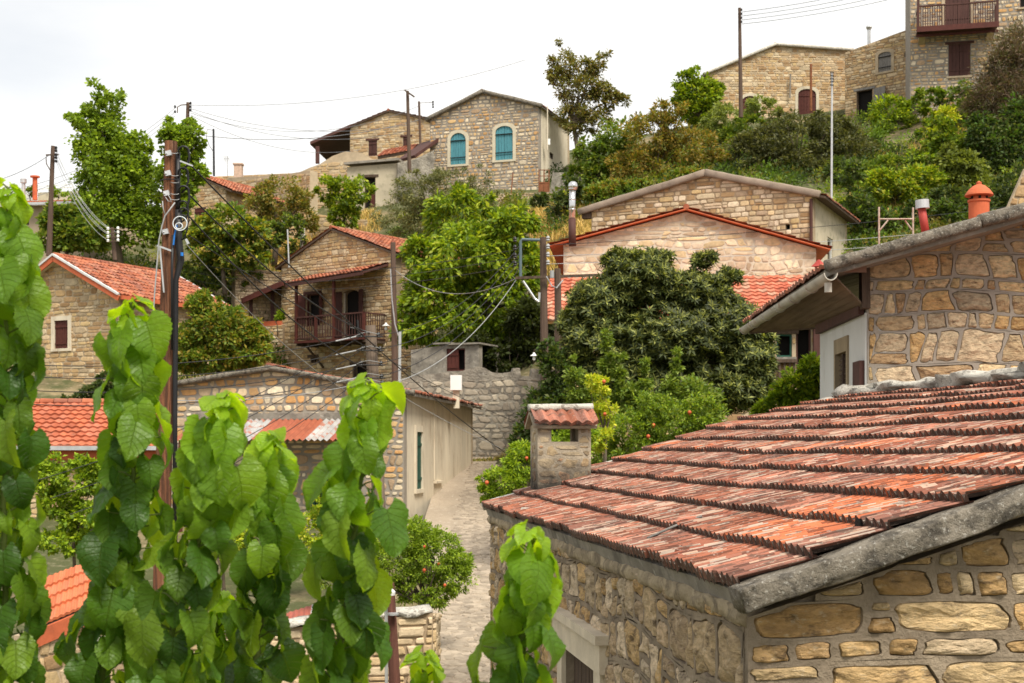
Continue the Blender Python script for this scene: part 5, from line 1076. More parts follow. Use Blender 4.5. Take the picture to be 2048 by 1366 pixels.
wall(W, [(0, 14.5), (W.L, 14.5), (W.L, W.px(1824, 56)[1]), (W.px(1790, 70)[0], W.px(1790, 68)[1]), (W.px(1740, 85)[0], W.px(1740, 87)[1]), (0, W.px(1695, 104)[1])], ub, 'wall', 'coursed', [dr, wd_, nt_], th=5)
window(W, ub, dr, 'dark', M_dkwood, 'doorway', lintel=M_greyw); window(W, ub, wd_, 'shut', M_greyw, band=True, surround=M_mortarS)
leaf_open(W, ub, 1748, 178, 232, .85, .35, M_greyw, 'door_leaf')
mb = MB(); mb.tube([P(1738, 90, 76.5), P(1738, 60, 76.5)], .09, n=10); mb.tube([P(1738, 60, 76.5), P(1738, 55, 76.5), P(1738, 52, 76.5)], [.10, .17, .14], n=10); mb.build('flue_pipe', M_galv, ub)
uc = thing('stone_house', 'tall stone house at the top right corner with a dark brown wooden balcony', 'house', P(1930, 215, 68))
W = Wall(XY(1820, 69), XY(2300, 66.5)); dr = rect(W, 1890, -60, 1940, 58); wd_ = rect(W, 1897, 88, 1941, 152); wr = rect(W, 2040, -30, 2075, 14)
wall(W, [(0, 13.2), (W.L, 13.2), (W.L, W.px(2200, -150)[1]), (0, W.px(1822, -110)[1])], uc, 'wall', 'rubble', [dr, wd_, wr], th=6)
window(W, uc, dr, 'shut', M_brown, 'balcony_door', surround=M_mortarS); window(W, uc, wd_, 'shut', M_brown, lintel=M_brown, sill=M_mortarS); window(W, uc, wr, 'dark', M_brown, sill=M_mortarS)
bal = bpy.data.objects.new('balcony', None); COL.objects.link(bal); bal.parent = uc; s0, s1 = W.px(1832, 60)[0], W.px(1992, 60)[0]; zB = W.px(1900, 66)[1]; dB = 1.2; bal.location = W.w(s0, zB, 0)-origin(uc); zr = zB+1.02
mb = MB(); mb.box(W, s0, s1, zB-.04, zB+.04, .01, dB); mb.build('deck', M_brown, bal); mb = MB(); mb.box(W, s0-.02, s1+.02, zB-.20, zB+.05, dB+.002, dB+.06); mb.box(W, s0-.02, s1+.02, zB-.32, zB-.21, dB-.45, dB-.35); mb.build('fascia_board', M_redbr, bal)
rl = MB(); rl.box(W, s0, s1, zr-.035, zr+.035, dB-.05, dB+.04)
for i in range(34): x = s0+(s1-s0)*(i+.5)/34; rl.box(W, x-.02, x+.02, zB+.05, zr-.036, dB-.02, dB+.02)
for x in (s0+.03, s1-.03):
    rl.box(W, x-.03, x+.03, zr-.03, zr+.03, 0, dB-.06)
    for i in range(8): o__ = .1+(dB-.25)*i/7; rl.box(W, x-.02, x+.02, zB+.05, zr-.031, o__-.02, o__+.02)
rl.build('railing', M_brown, bal)
for x in (s0+.05, s1-.05): mb = MB(); mb.box(W, x-.06, x+.06, zB+.04, zB+3.2, dB-.06, dB+.045); mb.build('post', M_brown, bal)
for x in (s0+.25, s1-.3): mb = MB(); mb.hexa([W.w(x-.15, zB-.5, 0), W.w(x+.15, zB-.5, 0), W.w(x+.15, zB-.5, -.1), W.w(x-.15, zB-.5, -.1), W.w(x-.15, zB-.21, .7), W.w(x+.15, zB-.21, .7), W.w(x+.15, zB-.21, -.1), W.w(x-.15, zB-.21, -.1)]); mb.build('bracket', M_mortarS, bal)

# === lower left roofs
l1 = thing('low_house', 'low house with a red tiled roof and grey gutter, between the two left mulberry shoots', 'house', P(140, 1010, 35))
W = Wall(XY(-140, 34.6), XY(330, 34.6)); e_z = W.px(100, 897)[1]; w1 = rect(W, 126, 1034, 156, 1062)
wall(W, [(0, -2.2), (W.L, -2.2), (W.L, e_z), (0, e_z)], l1, 'wall', 'coursed2', [w1], th=.4); o = window(W, l1, w1, 'dark', M_terra); mb = MB(); x0, x1, z0, z1 = bb(w1)
for i in range(5): mb.box(W, x0+.05, x1-.05, z0+(z1-z0)*(i+.3)/5, z0+(z1-z0)*(i+.6)/5, -.06, -.03)
mb.build('slats', M_redbr, o)
mb = MB(); mb.box(W, 0, W.L, e_z-.28, e_z-.002, .036, .20); mb.build('eave_board', M_terra, l1)
e0 = W.w(-.1, e_z+.03, .35); e1 = W.w(W.L+.1, e_z+.03, .35); tiles(l1, e0, e1-e0, Vector((0, 3.2, 1.15)), per=.21, amp=.045, row=.34, pal=[(.44, .125, .06), (.40, .11, .055), (.47, .15, .085)], m=M_tile, lip=.05)
mb = MB(); mb.beam(e0+Vector((0, -.06, -.02)), e1+Vector((0, -.06, -.02)), .13, .10); mb.build('gutter', M_galv, l1)
mb = MB()
for i in range(16): p0 = e0.lerp(e1, i/16)+Vector((0, 3.22, 1.2)); p1 = e0.lerp(e1, (i+.94)/16)+Vector((0, 3.22, 1.2)); mb.tube([p0, p1], [.10, .085], n=8, col=random.choice(RT))
mb.build('ridge_tiles', M_tile, l1)
l2 = thing('low_house', 'low building with a clean orange roof in the bottom left corner', 'house', P(120, 1366, 20))
c1 = P(60, 1262, 18.5); c2 = P(255, 1180, 20.5); U2 = P(20, 1112, 21.5)-c1; tiles(l2, c1, c2-c1, Vector((-.75, 2.6, .42)), per=.13, amp=.022, row=.62, k=5, lip=.035, pal=RTO, m=M_tileO, wob=.003)
d2 = (c2-c1); d2.z = 0
W = Wall((c1.xy+Vector((.05, .2))), (c2.xy+Vector((-.02, .12)))); zt_ = c1.z-.1; wall(W, [(0, -5), (W.L, -5), (W.L, c2.z-.12), (0, zt_)], l2, 'wall', 'coursed2', th=.4)
mb = MB(); mb.beam(c1+Vector((.03, .06, -.12)), c2+Vector((.03, .06, -.12)), .06, .22); mb.build('eave_board', M_terra, l2)
WS = Wall(W.b, W.b+Vector((-.75, 2.6))*.95); wall(WS, [(0, -5), (WS.L, -5), (WS.L, c2.z+.2), (0, c2.z-.14)], l2, 'side_wall', None, mats=[M_terra], th=.3)
# garden wall at the bottom, with a rusty sheet behind
gw = thing('garden_wall', 'rough dry stone garden wall running to the lane at the bottom', 'wall', P(780, 1366, 20)); W = Wall(XY(180, 19.2), XY(866, 20))
wall(W, [(0, -5), (W.L, -5), (W.L, W.px(862, 1226)[1]), (W.px(800, 1230)[0], W.px(800, 1234)[1]), (W.px(560, 1262)[0], W.px(560, 1258)[1]), (0, W.px(200, 1290)[1])], gw, 'wall', 'dry', th=.45)
WS = Wall(W.b, W.b+Vector((.02, 1.3))); wall(WS, [(.0, -5), (WS.L, -5), (WS.L, WS.px(880, 1170)[1] if False else -2.45), (0, W.px(862, 1226)[1])], gw, 'wall', 'dry', th=.40)
coping(W.w(0, W.px(200, 1290)[1]+.02, -.2), W.w(W.L, W.px(862, 1226)[1]+.02, -.2), .45, .10, gw, M_capL, 'wall_top', seg=.12, nz=.04)
mb = MB(); a = P(552, 1288, 21.5); b = P(632, 1262, 21.7); c = P(640, 1206, 22.8)-b; n_ = 14
for i in range(n_):
    f0, f1 = i/n_, (i+1)/n_; h0 = Vector((0, 0, .02*(i % 2))); h1 = Vector((0, 0, .02*((i+1) % 2))); p0 = a.lerp(b, f0)+h0; p1 = a.lerp(b, f1)+h1
    q = [p0, p1, p1+c, p0+c]; mb.hexa([x-Vector((0, 0, .006)) for x in q]+q, col=(.34, .09, .06) if i < 11 else (.5, .48, .47))
mb.build('tin_sheet', M_tin, label='small red corrugated tin sheet leaning behind the garden wall', cat='tin sheet')
# ------------------------------------------------------------------ poles and wires
def pole(name, label, u0, v0, u1, v1, D, w0, w1=None, m=M_poleD, cat='utility pole', down=None, n=12):
    """pole seen from its top (u0, v0) down to (u1, v1), w = width in photo pixels"""
    w1 = w1 or w0; b = P(u1, v1, D); t = P(u0, v0, D)
    root = thing(name, label, cat, b)
    pts = [t.lerp(b, i/8) for i in range(9)]
    if down: pts.append(b+(b-t).normalized()*down)
    rs = [(w0+(w1-w0)*i/8)/F*D/2*(1+.03*noise.noise(Vector((i*2.1, u0, 0)))) for i in range(len(pts))]
    mb = MB(); mb.tube(pts, rs, n=n); mb.build('shaft', m, root, smooth=False)
    return root
def insul(root, c, r=.035, h=.09, m=None):
    mb = MB(); mb.lathe(c, [(r*.5, 0), (r, h*.15), (r*.6, h*.4), (r, h*.6), (r*.5, h)], n=10); mb.build('insulator', m or M_black, root)
def wire(label, p0, p1, sag=.3, r=.009, m=M_black, group=None, name='overhead_wire', pts=None, cat='wire', n=18):
    p0 = Vector(p0); p1 = Vector(p1); mb = MB()
    q = pts or [p0.lerp(p1, i/n)-Vector((0, 0, sag*4*(i/n)*(1-i/n))) for i in range(n+1)]
    mb.tube(q, r, n=6); return mb.build(name, m, label=label, cat=cat, group=group, smooth=True)

# main brown pole on the left with cable loops
D1 = 20; pl = pole('utility_pole', 'thick reddish brown wooden utility pole with black cable loops on the left', 342, 283, 330, 830, D1, 25, 32, M_pole, down=3.5, n=16)
mb = MB(); mb.tube([P(356, 305, D1-.05), P(356, 420, D1-.08)], .034, n=8); mb.tube([P(357, 420, D1-.08), P(357, 480, D1-.08), P(362, 520, D1-.08), P(352, 560, D1-.08), P(350, 830, D1-.08), P(350, 1100, D1-.08)], [.05, .055, .05, .038, .034, .034], n=8); mb.build('conduit', M_black, pl, smooth=True)
mb = MB(); mb.tube([P(346, 470, D1-.15), P(344, 540, D1-.15), P(344, 700, D1-.15)], .018, n=6); mb.build('cable', M_black, pl, smooth=True)
for v0, w_, h_ in ((293, 20, 38), (336, 18, 42), (372, 20, 44), (402, 18, 34), (416, 19, 40), (430, 16, 45)):
    pts_ = [P(357, v0+18, D1-.1), P(357, v0+8, D1-.12)]+[P(357+w_*(1-math.cos(t))/2, v0+8-8*math.sin(t), D1-.12-.02*math.sin(t)) for t in [math.pi*i/8 for i in range(1, 9)]]+[P(357+w_+2, v0+8+h_*.4, D1-.12), P(357+w_-3, v0+8+h_*.8, D1-.1), P(357+w_-12, v0+h_+8, D1-.08)]
    mb = MB(); mb.tube(pts_, .016 if v0 < 400 else .011, n=6); mb.build('cable_loop', M_black, pl, smooth=True)
for u, v in ((337, 308), (336, 348), (333, 388), (331, 465)):
    mb = MB(); c = P(u, v, D1-.12); s = .04; mb.beam(c+Vector((-.035, 0, .0)), c+Vector((.04, .0, .018)), .07, .06, up=Vector((0, -1, 0))); mb.tube([c, c+Vector((-.03, -.05, 0))], .012, n=6); mb.build('bracket_plate', M_galv, pl)
for v in (364, 350, 305, 387, 398): mb = MB(); mb.tube([P(350+8*math.cos(t), v+2*math.sin(t), D1-.11-.02*math.sin(t)) for t in [math.pi*i/6 for i in range(7)]], .005, n=5); mb.build('clamp', M_wireG, pl)
mb = MB(); mb.tube([P(320+38*(1-math.cos(t))/2, 362-4*math.sin(t), D1-.14) for t in [math.pi*i/8 for i in range(9)]], .008, n=5); mb.build('cable_band', M_black, pl)
mb = MB(); mb.tube([P(360+14*math.cos(t), 447+14*math.sin(t), D1-.22) for t in [2*math.pi*i/24 for i in range(25)]], .008, n=6, cap=False); mb.tube([P(358+7*math.cos(t), 452+6*math.sin(t), D1-.21) for t in [2*math.pi*i/16 for i in range(17)]], .008, n=6, cap=False); mb.build('white_cable_coil', M_wireW, pl, smooth=True)
mb = MB(); mb.tube([P(354, 450, D1-.2), P(349, 470, D1-.18), P(347, 490, D1-.18)], .011, n=6); mb.tube([P(364, 505, D1-.16), P(364, 512, D1-.16)], .02, n=6); mb.build('blue_tie', M_blue, pl)
mb = MB(); mb.beam(P(314, 491, D1-.14), P(344, 502, D1-.14), .02, .025); mb.beam(P(320, 494, D1-.15), P(328, 585, D1-.14), .02, .02, up=Vector((0, 1, 0))); mb.build('bracket_arm', M_galv, pl)
mb = MB()
mb.tube([P(u, v, D1-.2) for u, v in ((350, 405), (336, 424), (330, 432), (324, 452), (318, 480), (313, 540), (309, 590), (306, 640), (303, 700))], .010, n=6); mb.tube([P(u, v, D1-.2) for u, v in ((325, 402), (326, 415), (330, 430))], .008, n=5); mb.tube([P(u, v, D1-.2) for u, v in ((335, 388), (340, 396), (343, 404), (336, 402), (331, 394))], .006, n=5)
mb.build('grey_cable', M_wireG, pl, smooth=True)
mb = MB(); mb.beam(P(360, 322, D1-.2), P(386, 332, D1-.2), .03, .02); mb.beam(P(372, 478, D1-.2), P(377, 488, D1-.2), .03, .03); mb.build('strain_clamp', M_galv, pl)
# wires leaving it
for i, (a, b, lab) in enumerate([((383, 332, D1), (1010, 905, 38), 'highest thick black cable sloping down right from the brown pole'),
                                 ((377, 388, D1), (742, 668, 28), 'second highest thick black cable sloping right from the brown pole'),
                                 ((376, 430, D1), (736, 740, 28), 'lowest thick black cable sloping down right from the brown pole')]):
    wire(lab, P(*a), P(*b), .25, .012, name='overhead_cable', cat='cable')
wire('thin grey wire sagging right from the lower loops of the brown pole', P(372, 488, D1), P(705, 790, 30), .2, .006, M_wireG)
wire('thin dark wire running past the balcony house down to the yard wall', P(376, 470, D1), P(1105, 870, 40), .3, .007)
# insulator pole
p2 = pole('utility_pole', 'stubby weathered pole with five tiers of black insulators above the low gable roof', 741, 651, 748, 800, 28, 21, 26, M_greyw if False else mat('pole_grey_brown', (.20, .15, .115), .9, .35, 8, .7, 40, stretch=(5, 5, .15)), down=4.5)
tiers = [(773, 786, 755), (791, 803, 762), (835, 822, 0), (0, 0, 0)]
for k_, (v, ul, ur) in enumerate([(670, 722, 757), (698, 725, 760), (727, 722, 762), (753, 722, 763), (766, 728, 765)]):
    for u in (ul, ur): insul(p2, P(u, v+5, 27.8), .045, .10)
    mb = MB(); mb.tube([P(ul-12, v+2, 27.7), P(ul+4, v-4, 27.7), P(ul+16, v-6, 27.65), P(ur-6, v-3, 27.7), P(ur+3, v, 27.8)], .008, n=6); mb.build('jumper', mat('dull_wire', (.26, .26, .26), .6, .1, 5, 0), p2, smooth=True)
    mb = MB(); mb.tube([P(ul-10, v+3, 27.8), P(ur+8, v+3, 27.8)], .015, n=6); mb.build('crossarm', M_black, p2)
mb = MB(); mb.tube([P(715, 640, 27.8), P(717, 668, 27.8)], .02, n=6); mb.tube([P(700, 655, 27.8), P(722, 660, 27.8), P(736, 664, 27.8)], .014, n=6); mb.build('bracket_arm', M_black, p2)
gl = 'wires running from the insulator pole to the left edge'
for k_, (v, vl) in enumerate([(671, 722), (699, 745), (728, 772), (754, 800)]):
    wire('thin black wire crossing the left stone houses from the insulator pole to the edge', P(712, v+2, 27.8), P(-60, vl, 24), .28, .0085, group=gl)
    mb = MB(); a = P(712, v+2, 27.7); b = P(-60, vl, 24); q = [a.lerp(b, t)-Vector((0, 0, .28*4*t*(1-t))) for t in (.0, .03, .06)]; mb.tube(q, .014, n=6); mb.build('wire_grip', M_wireG, p2)
wire('pale wire crossing in front of the low rubble gable to the left', P(722, 767, 27.8), P(330, 800, 24), .12, .007, M_wireG)
for i in range(4):
    wire('dark service wire slanting down left from the insulator pole over the tin awning', P(722, 672+i*28, 27.9), P(60+i*40, 965+i*32, 22), .25, .007, group='service wires slanting down to the left')
g4 = 'four dark wires sagging from the twin poles to the insulator pole'
for k_, (v, vr) in enumerate([(669, 490), (697, 505), (726, 520), (752, 535)]):
    wire('dark wire sagging in front of the walnut tree from the twin poles', P(762, v, 27.8), P(1040, vr, 34), .45, .0075, group=g4)
wire('thick pale grey cable rising from the low gable roof to the twin poles', P(770, 770, 27.8), P(1032, 560, 34), .45, .008, M_wireG, name='overhead_cable', cat='cable')
wire('pale slack wire between the pole beside the balcony and the crossarm', P(790, 540, 45), P(1034, 556, 34), .55, .008, M_wireG)
wire('thin pale wire from the low gable roof down across the yard wall', P(770, 772, 27.8), P(1010, 900, 30), .05, .005, M_wireG)
# pole beside the balcony house
p3 = pole('utility_pole', 'tall brown pole standing at the right corner of the balcony house', 786, 485, 790, 762, 45, 10, 13, down=.5)
mb = MB(); mb.tube([P(781, 538, 44.8), P(784, 600, 44.8), P(790, 650, 44.8), P(797, 672, 44.8)], .022, n=6); mb.build('grey_cable', M_wireG, p3)
mb = MB(); mb.tube([P(800, 663, 33), P(799, 775, 33), P(799, 800, 33)], .035, n=8); mb.build('galvanised_post', M_galv, label='slim galvanised conduit post rising behind the low gable roof', cat='post')
# the twin poles with crossarm
p4 = pole('utility_pole', 'farther and taller of the two wooden poles beside the loquat tree', 1086, 475, 1090, 800, 34, 13, 17, down=1)
mb = MB(); mb.beam(P(1030, 556, 33.8), P(1200, 550, 33.8), .07, .06); mb.build('crossarm', M_dkwood, p4)
mb = MB(); mb.tube([P(u, v, 33.8) for u, v in ((1041, 553), (1041, 484), (1044, 479), (1080, 480))], .035, n=8); mb.build('conduit_hoop', mat('blue_grey_paint', (.10, .14, .16), .6, .1, 5, .1, 20), p4)
mb = MB(); mb.tube([P(1046, 562, 33.8), P(1070, 598, 33.8), P(1078, 604, 33.8)], .03, n=6); mb.tube([P(1078, 604, 33.8), P(1079, 585, 33.8)], .03, n=6); mb.build('brace', M_galv, p4)
for v in (484, 500, 516, 532): insul(p4, P(1030, v, 33.8), .05, .12); insul(p4, P(1096, v-2, 33.8), .05, .12, M_wireG)
p5 = pole('utility_pole', 'nearer and shorter of the two wooden poles beside the loquat tree', 1115, 537, 1118, 778, 31, 13, 16, down=1.5)
mb = MB(); mb.tube([P(1093, 553, 31), P(1104, 572, 30.9), P(1113, 576, 30.8), P(1126, 560, 30.9)], .014, n=6); mb.tube([P(1104, 541, 30.9), P(1104, 556, 30.9)], .045, n=8); mb.build('wall_bracket', M_wireG, p5)
for k_, (v, v2) in enumerate([(490, 402), (512, 440), (528, 459)]):
    wire('thin wire crossing in front of the pinkish gable from the twin poles to the right', P(1098, v, 34), P(2100, v2, 45), .15, .008, M_wireG if k_ else M_black, group='wires crossing the pinkish gable')
for k_, (v, v2) in enumerate([(500, 455), (515, 473), (532, 489)]):
    wire('fine wire passing the tiled gable of the balcony house to the left', P(1030, v, 34), P(380, v2+70, 60), .5, .008, group='fine wires passing the balcony house gable')
# lane pole and street lamp
p6 = pole('utility_pole', 'dark brown pole at the bottom beside the garden wall with a street lamp', 780, 1165, 790, 1380, 17, 17, 24, mat('pole_reddish', (.13, .055, .04), .85, .35, 8, .6, 40, stretch=(5, 5, .15)), down=1.5)
mb = MB(); mb.tube([P(786, 1226, 16.88), P(786, 1230, 16.88)], .068, n=14); mb.build('steel_band', M_galv, p6)
mb = MB(); mb.tube([P(772, 1196, 16.8), P(773, 1385, 16.8), P(773, 1500, 16.8)], .02, n=8); mb.build('conduit', M_galv, p6)
mb = MB(); mb.lathe(P(776, 1192, 16.7), [(.02, 0), (.085, .01), (.09, .05), (.05, .09), (.02, .10)], n=14); mb.build('lamp_head', M_porc, p6)
# enamel lamps
def lamp(u, v, D, label):
    root = thing('yard_lamp', label, 'lamp', P(u, v, D)); s = D/F
    mb = MB(); mb.lathe(P(u, v, D), [(8*s, 0), (7*s, 1.2*s), (3*s, 3.5*s), (2*s, 6*s), (1*s, 7*s)], n=14); mb.build('shade', M_porc, root)
    mb = MB(); mb.lathe(P(u, v, D), [(1.2*s, -9*s), (2.8*s, -7.5*s), (3*s, -5*s), (1.8*s, -2*s), (1.5*s, -.3*s)], n=10); mb.build('bulb', M_porc, root)
    mb = MB(); mb.tube([P(u, v-6, D), P(u, v-12, D), P(u+5, v-13, D)], .8*s, n=5); mb.build('bracket', M_dkwood, root)
lamp(1068, 712, 33, 'white enamel yard lamp with its bulb hanging beside the loquat tree'); lamp(971, 655, 50, 'small white lamp hanging in front of the walnut tree') if False else lamp(772, 652, 55.5, 'small white lamp at the right corner of the balcony house')
# skyline poles
q = pole('utility_pole', 'leaning dark pole at the far left in front of the orange roofed house', 106, 292, 98, 512, 52, 8, 12)
mb = MB(); mb.tube([P(u, v, 51.8) for u, v in ((105, 310), (93, 310), (92, 318), (93, 328), (100, 340))], .02, n=5); mb.beam(P(92, 310, 51.8), P(118, 309, 51.8), .05, .05); mb.build('bracket_arm', M_dkwood, q)
for v in (298, 304, 312, 318, 325): insul(q, P(112, v, 51.8), .06, .10)
q = pole('utility_pole', 'short brown pole with many insulators beside the dark fig bush', 224, 455, 230, 520, 45, 7, 9)
for v in (458, 466, 474, 482): mb = MB(); mb.tube([P(216, v+1, 44.8), P(236, v, 44.8)], .02, n=5); mb.build('crossarm', M_dkwood, q); insul(q, P(236, v+1, 44.8), .05, .09, M_porc); insul(q, P(216, v+2, 44.8), .05, .09, M_porc)
for k_ in range(5): wire('pale wire sagging down from the leaning far left pole to the short brown pole', P(112, 298+k_*6, 52), P(218+ (k_ % 2)*14, 458+k_*6, 45), .45, .008, M_wireG, group='wires between the two far left poles')
M_sky = mat('grey_blue_wire', (.16, .17, .19), .6, .1, 5, 0)
wire('thin wire leaving the leaning far left pole towards the left edge', P(100, 309, 52), P(-60, 372, 46), .2, .012, M_sky)
q = pole('utility_pole', 'dark pole top with insulators just right of the slim light green tree', 376, 205, 372, 345, 75, 7, 9)
mb = MB(); mb.tube([P(u, v, 74.8) for u, v in ((376, 209), (362, 210), (355, 214), (355, 226))], .03, n=5); mb.build('bracket_arm', M_dkwood, q)
for v in (209, 216, 223): insul(q, P(381, v, 74.8), .07, .14)
for u, v in ((350, 216), (350, 226)): insul(q, P(u, v, 74.8), .07, .14)
q = pole('utility_pole', 'thin black post on the skyline behind the small red roofed house', 427, 258, 428, 352, 75, 4, 4.5, M_black)
mb = MB(); mb.tube([P(u, v, 74.9) for u, v in ((427, 261), (415, 258), (412, 272), (418, 290), (427, 304))], .015, n=5); mb.build('stay', M_black, q)
q = pole('utility_pole', 'tall thin brown pole with a short crosspiece in front of the teal shutter house', 815, 182, 819, 345, 71, 6, 8)
mb = MB(); mb.beam(P(809, 180, 70.8), P(829, 194, 70.8), .06, .07); mb.build('crossarm', M_dkwood, q)
q = pole('utility_pole', 'dark thin pole rising behind the sand coloured stone house', 838, 203, 841, 300, 80, 4.5, 5)
for v in (206, 211, 216): insul(q, P(866, v, 79.5), .06, .12)
mb = MB(); mb.tube([P(839, 206, 79.8), P(866, 205, 79.8)], .015, n=5); mb.build('bracket_arm', M_dkwood, q)
q = pole('utility_pole', 'tallest bare dark pole on the skyline left of the long cream gabled house', 1479, 16, 1482, 235, 70, 6, 9)
for v in (22, 30, 38, 46): insul(q, P(1483, v, 69.8), .05, .12)
q = pole('utility_pole', 'slim grey metal pole with small insulators rising in front of the dark evergreen', 1664, 146, 1663, 420, 50, 3.4, 4.5, M_galv)
for v in (147, 153, 159, 165, 172): insul(q, P(1666, v, 49.9), .03, .07); insul(q, P(1662, v, 49.9), .03, .07)
q = pole('metal_post', 'white square post standing left of the tiled gable of the balcony house', 605, 456, 605, 498, 61, 10, 10, M_white, cat='post', n=4)
q = pole('metal_post', 'thin grey galvanised post left of the white post above the balcony house', 575, 459, 578, 535, 60, 3, 3, M_galv, cat='post', n=8)
an = thing('aerial', 'thin television aerial on the left skyline beside the square chimney', 'aerial', P(455, 352, 78)); mb = MB(); mb.tube([P(455, 352, 78), P(454, 312, 78)], .02, n=5); mb.build('mast', M_wireG, an)
mb = MB(); mb.tube([P(448, 318, 78), P(458, 317, 78)], .015, n=4)
for u in (448, 451, 455, 458): mb.tube([P(u, 312, 78), P(u, 324, 78)], .012, n=4)
mb.build('antenna_bars', M_wireG, an)
M_sky = mat('grey_blue_wire', (.16, .17, .19), .6, .1, 5, 0)
sk = 'thin overhead wires across the sky'
for k_, (a, b, s_) in enumerate([((381, 210, 75), (1050, 120, 80), .8), ((381, 217, 75), (815, 250, 75), .7), ((381, 222, 75), (815, 262, 75), .9), ((381, 226, 75), (838, 212, 80), 1.2), ((381, 230, 75), (720, 300, 80), .8)]):
    wire('thin grey wire crossing the pale sky to the right of the skyline pole', P(*a), P(*b), s_, .013, M_sky, group=sk)
wire('darker wire sagging across the sky from the thin black post to the sand coloured house', P(413, 272, 75), P(838, 240, 80), .55, .018, M_sky)
for k_ in range(3): wire('faint wire crossing the sky left of the skyline pole', P(350, 216+k_*8, 75), P(-60, 390+k_*14, 66), 1.0, .012, M_sky, group='faint wires over the left skyline')
for k_ in range(4): wire('faint wire running off from the tallest bare pole to the upper right', P(1484, 24+k_*8, 70), P(2140, -150+k_*12, 72), .6, .014, M_sky, group='faint wires from the tallest pole')
mb = MB(); mb.tube([P(1022, 388, 69.5), P(1026, 345, 69.5)], .03, n=5); mb.build('iron_stake', M_rust, label='thin rusty stake leaning against the foot of the teal shutter house', cat='stake')

# ------------------------------------------------------------------ big leaved shoots close to the camera
def leafmat():
    m = bpy.data.materials.new('mulberry_leaf'); m.use_nodes = True; nt = m.node_tree; N = nt.nodes; L = nt.links; N.clear()
    out = N.new('ShaderNodeOutputMaterial'); b = N.new('ShaderNodeBsdfPrincipled'); uv = N.new('ShaderNodeUVMap'); uv.uv_map = 'UVMap'
    sx = N.new('ShaderNodeSeparateXYZ'); L.new(uv.outputs[0], sx.inputs[0])
    def M(op, a, c=None, clampv=False):
        n = N.new('ShaderNodeMath'); n.operation = op; n.use_clamp = clampv
        for i, v in enumerate((a, c)):
            if v is None: continue
            if hasattr(v, 'links'): L.new(v, n.inputs[i])
            else: n.inputs[i].default_value = v
        return n.outputs[0]
    ax = M('ABSOLUTE', sx.outputs[0])                       # 0 at the midrib, 1 at the edge
    mid_ = M('SUBTRACT', 1., M('MULTIPLY', ax, 28.), True)
    ph = M('FRACT', M('SUBTRACT', M('MULTIPLY', sx.outputs[1], 7.), M('MULTIPLY', ax, 2.1)))
    lat = M('SUBTRACT', 1., M('MULTIPLY', M('ABSOLUTE', M('SUBTRACT', ph, .5)), 13.), True)
    vein = M('MAXIMUM', mid_, M('MULTIPLY', lat, .75))
    at = N.new('ShaderNodeAttribute'); at.attribute_name = 'Col'
    tc = N.new('ShaderNodeTexCoord'); no = N.new('ShaderNodeTexNoise'); no.inputs['Scale'].default_value = 28; no.inputs['Detail'].default_value = 4; L.new(tc.outputs['Object'], no.inputs['Vector'])
    def mix(t, f, a, c):
        x = N.new('ShaderNodeMix'); x.data_type = 'RGBA'; x.blend_type = t
        for s, v in ((x.inputs['Factor'], f), (x.inputs[6], a), (x.inputs[7], c)):
            if hasattr(v, 'links'): L.new(v, s)
            elif isinstance(v, float): s.default_value = v
            else: s.default_value = (*v, 1)
        return x.outputs[2]
    c = mix('MULTIPLY', 1., at.outputs['Color'], mix('MIX', no.outputs['Fac'], (.65, .7, .7), (1.35, 1.25, 1.2)))
    c = mix('MIX', M('MULTIPLY', vein, .55), c, mix('ADD', 1., at.outputs['Color'], (.10, .12, .03)))
    ge = N.new('ShaderNodeNewGeometry'); c2 = mix('MIX', ge.outputs['Backfacing'], c, mix('ADD', 1., c, (.06, .085, .015)))
    L.new(c2, b.inputs['Base Color']); b.inputs['Roughness'].default_value = .42; b.inputs['Specular IOR Level'].default_value = .3
    v2 = N.new('ShaderNodeTexVoronoi'); v2.inputs['Scale'].default_value = 130; L.new(tc.outputs['Object'], v2.inputs['Vector'])
    h = M('ADD', M('MULTIPLY', vein, -1.), M('MULTIPLY', v2.outputs['Distance'], .35))
    bp = N.new('ShaderNodeBump'); bp.inputs['Strength'].default_value = .9; bp.inputs['Distance'].default_value = .004; L.new(h, bp.inputs['Height']); L.new(bp.outputs[0], b.inputs['Normal'])
    tr = N.new('ShaderNodeBsdfTranslucent'); L.new(mix('MULTIPLY', 1., c, (2.9, 2.5, .45)), tr.inputs['Color']); ms = N.new('ShaderNodeMixShader'); ms.inputs[0].default_value = .45
    L.new(b.outputs[0], ms.inputs[1]); L.new(tr.outputs[0], ms.inputs[2]); L.new(ms.outputs[0], out.inputs['Surface']); return m
M_mul = leafmat()
NT, NA = 26, 11
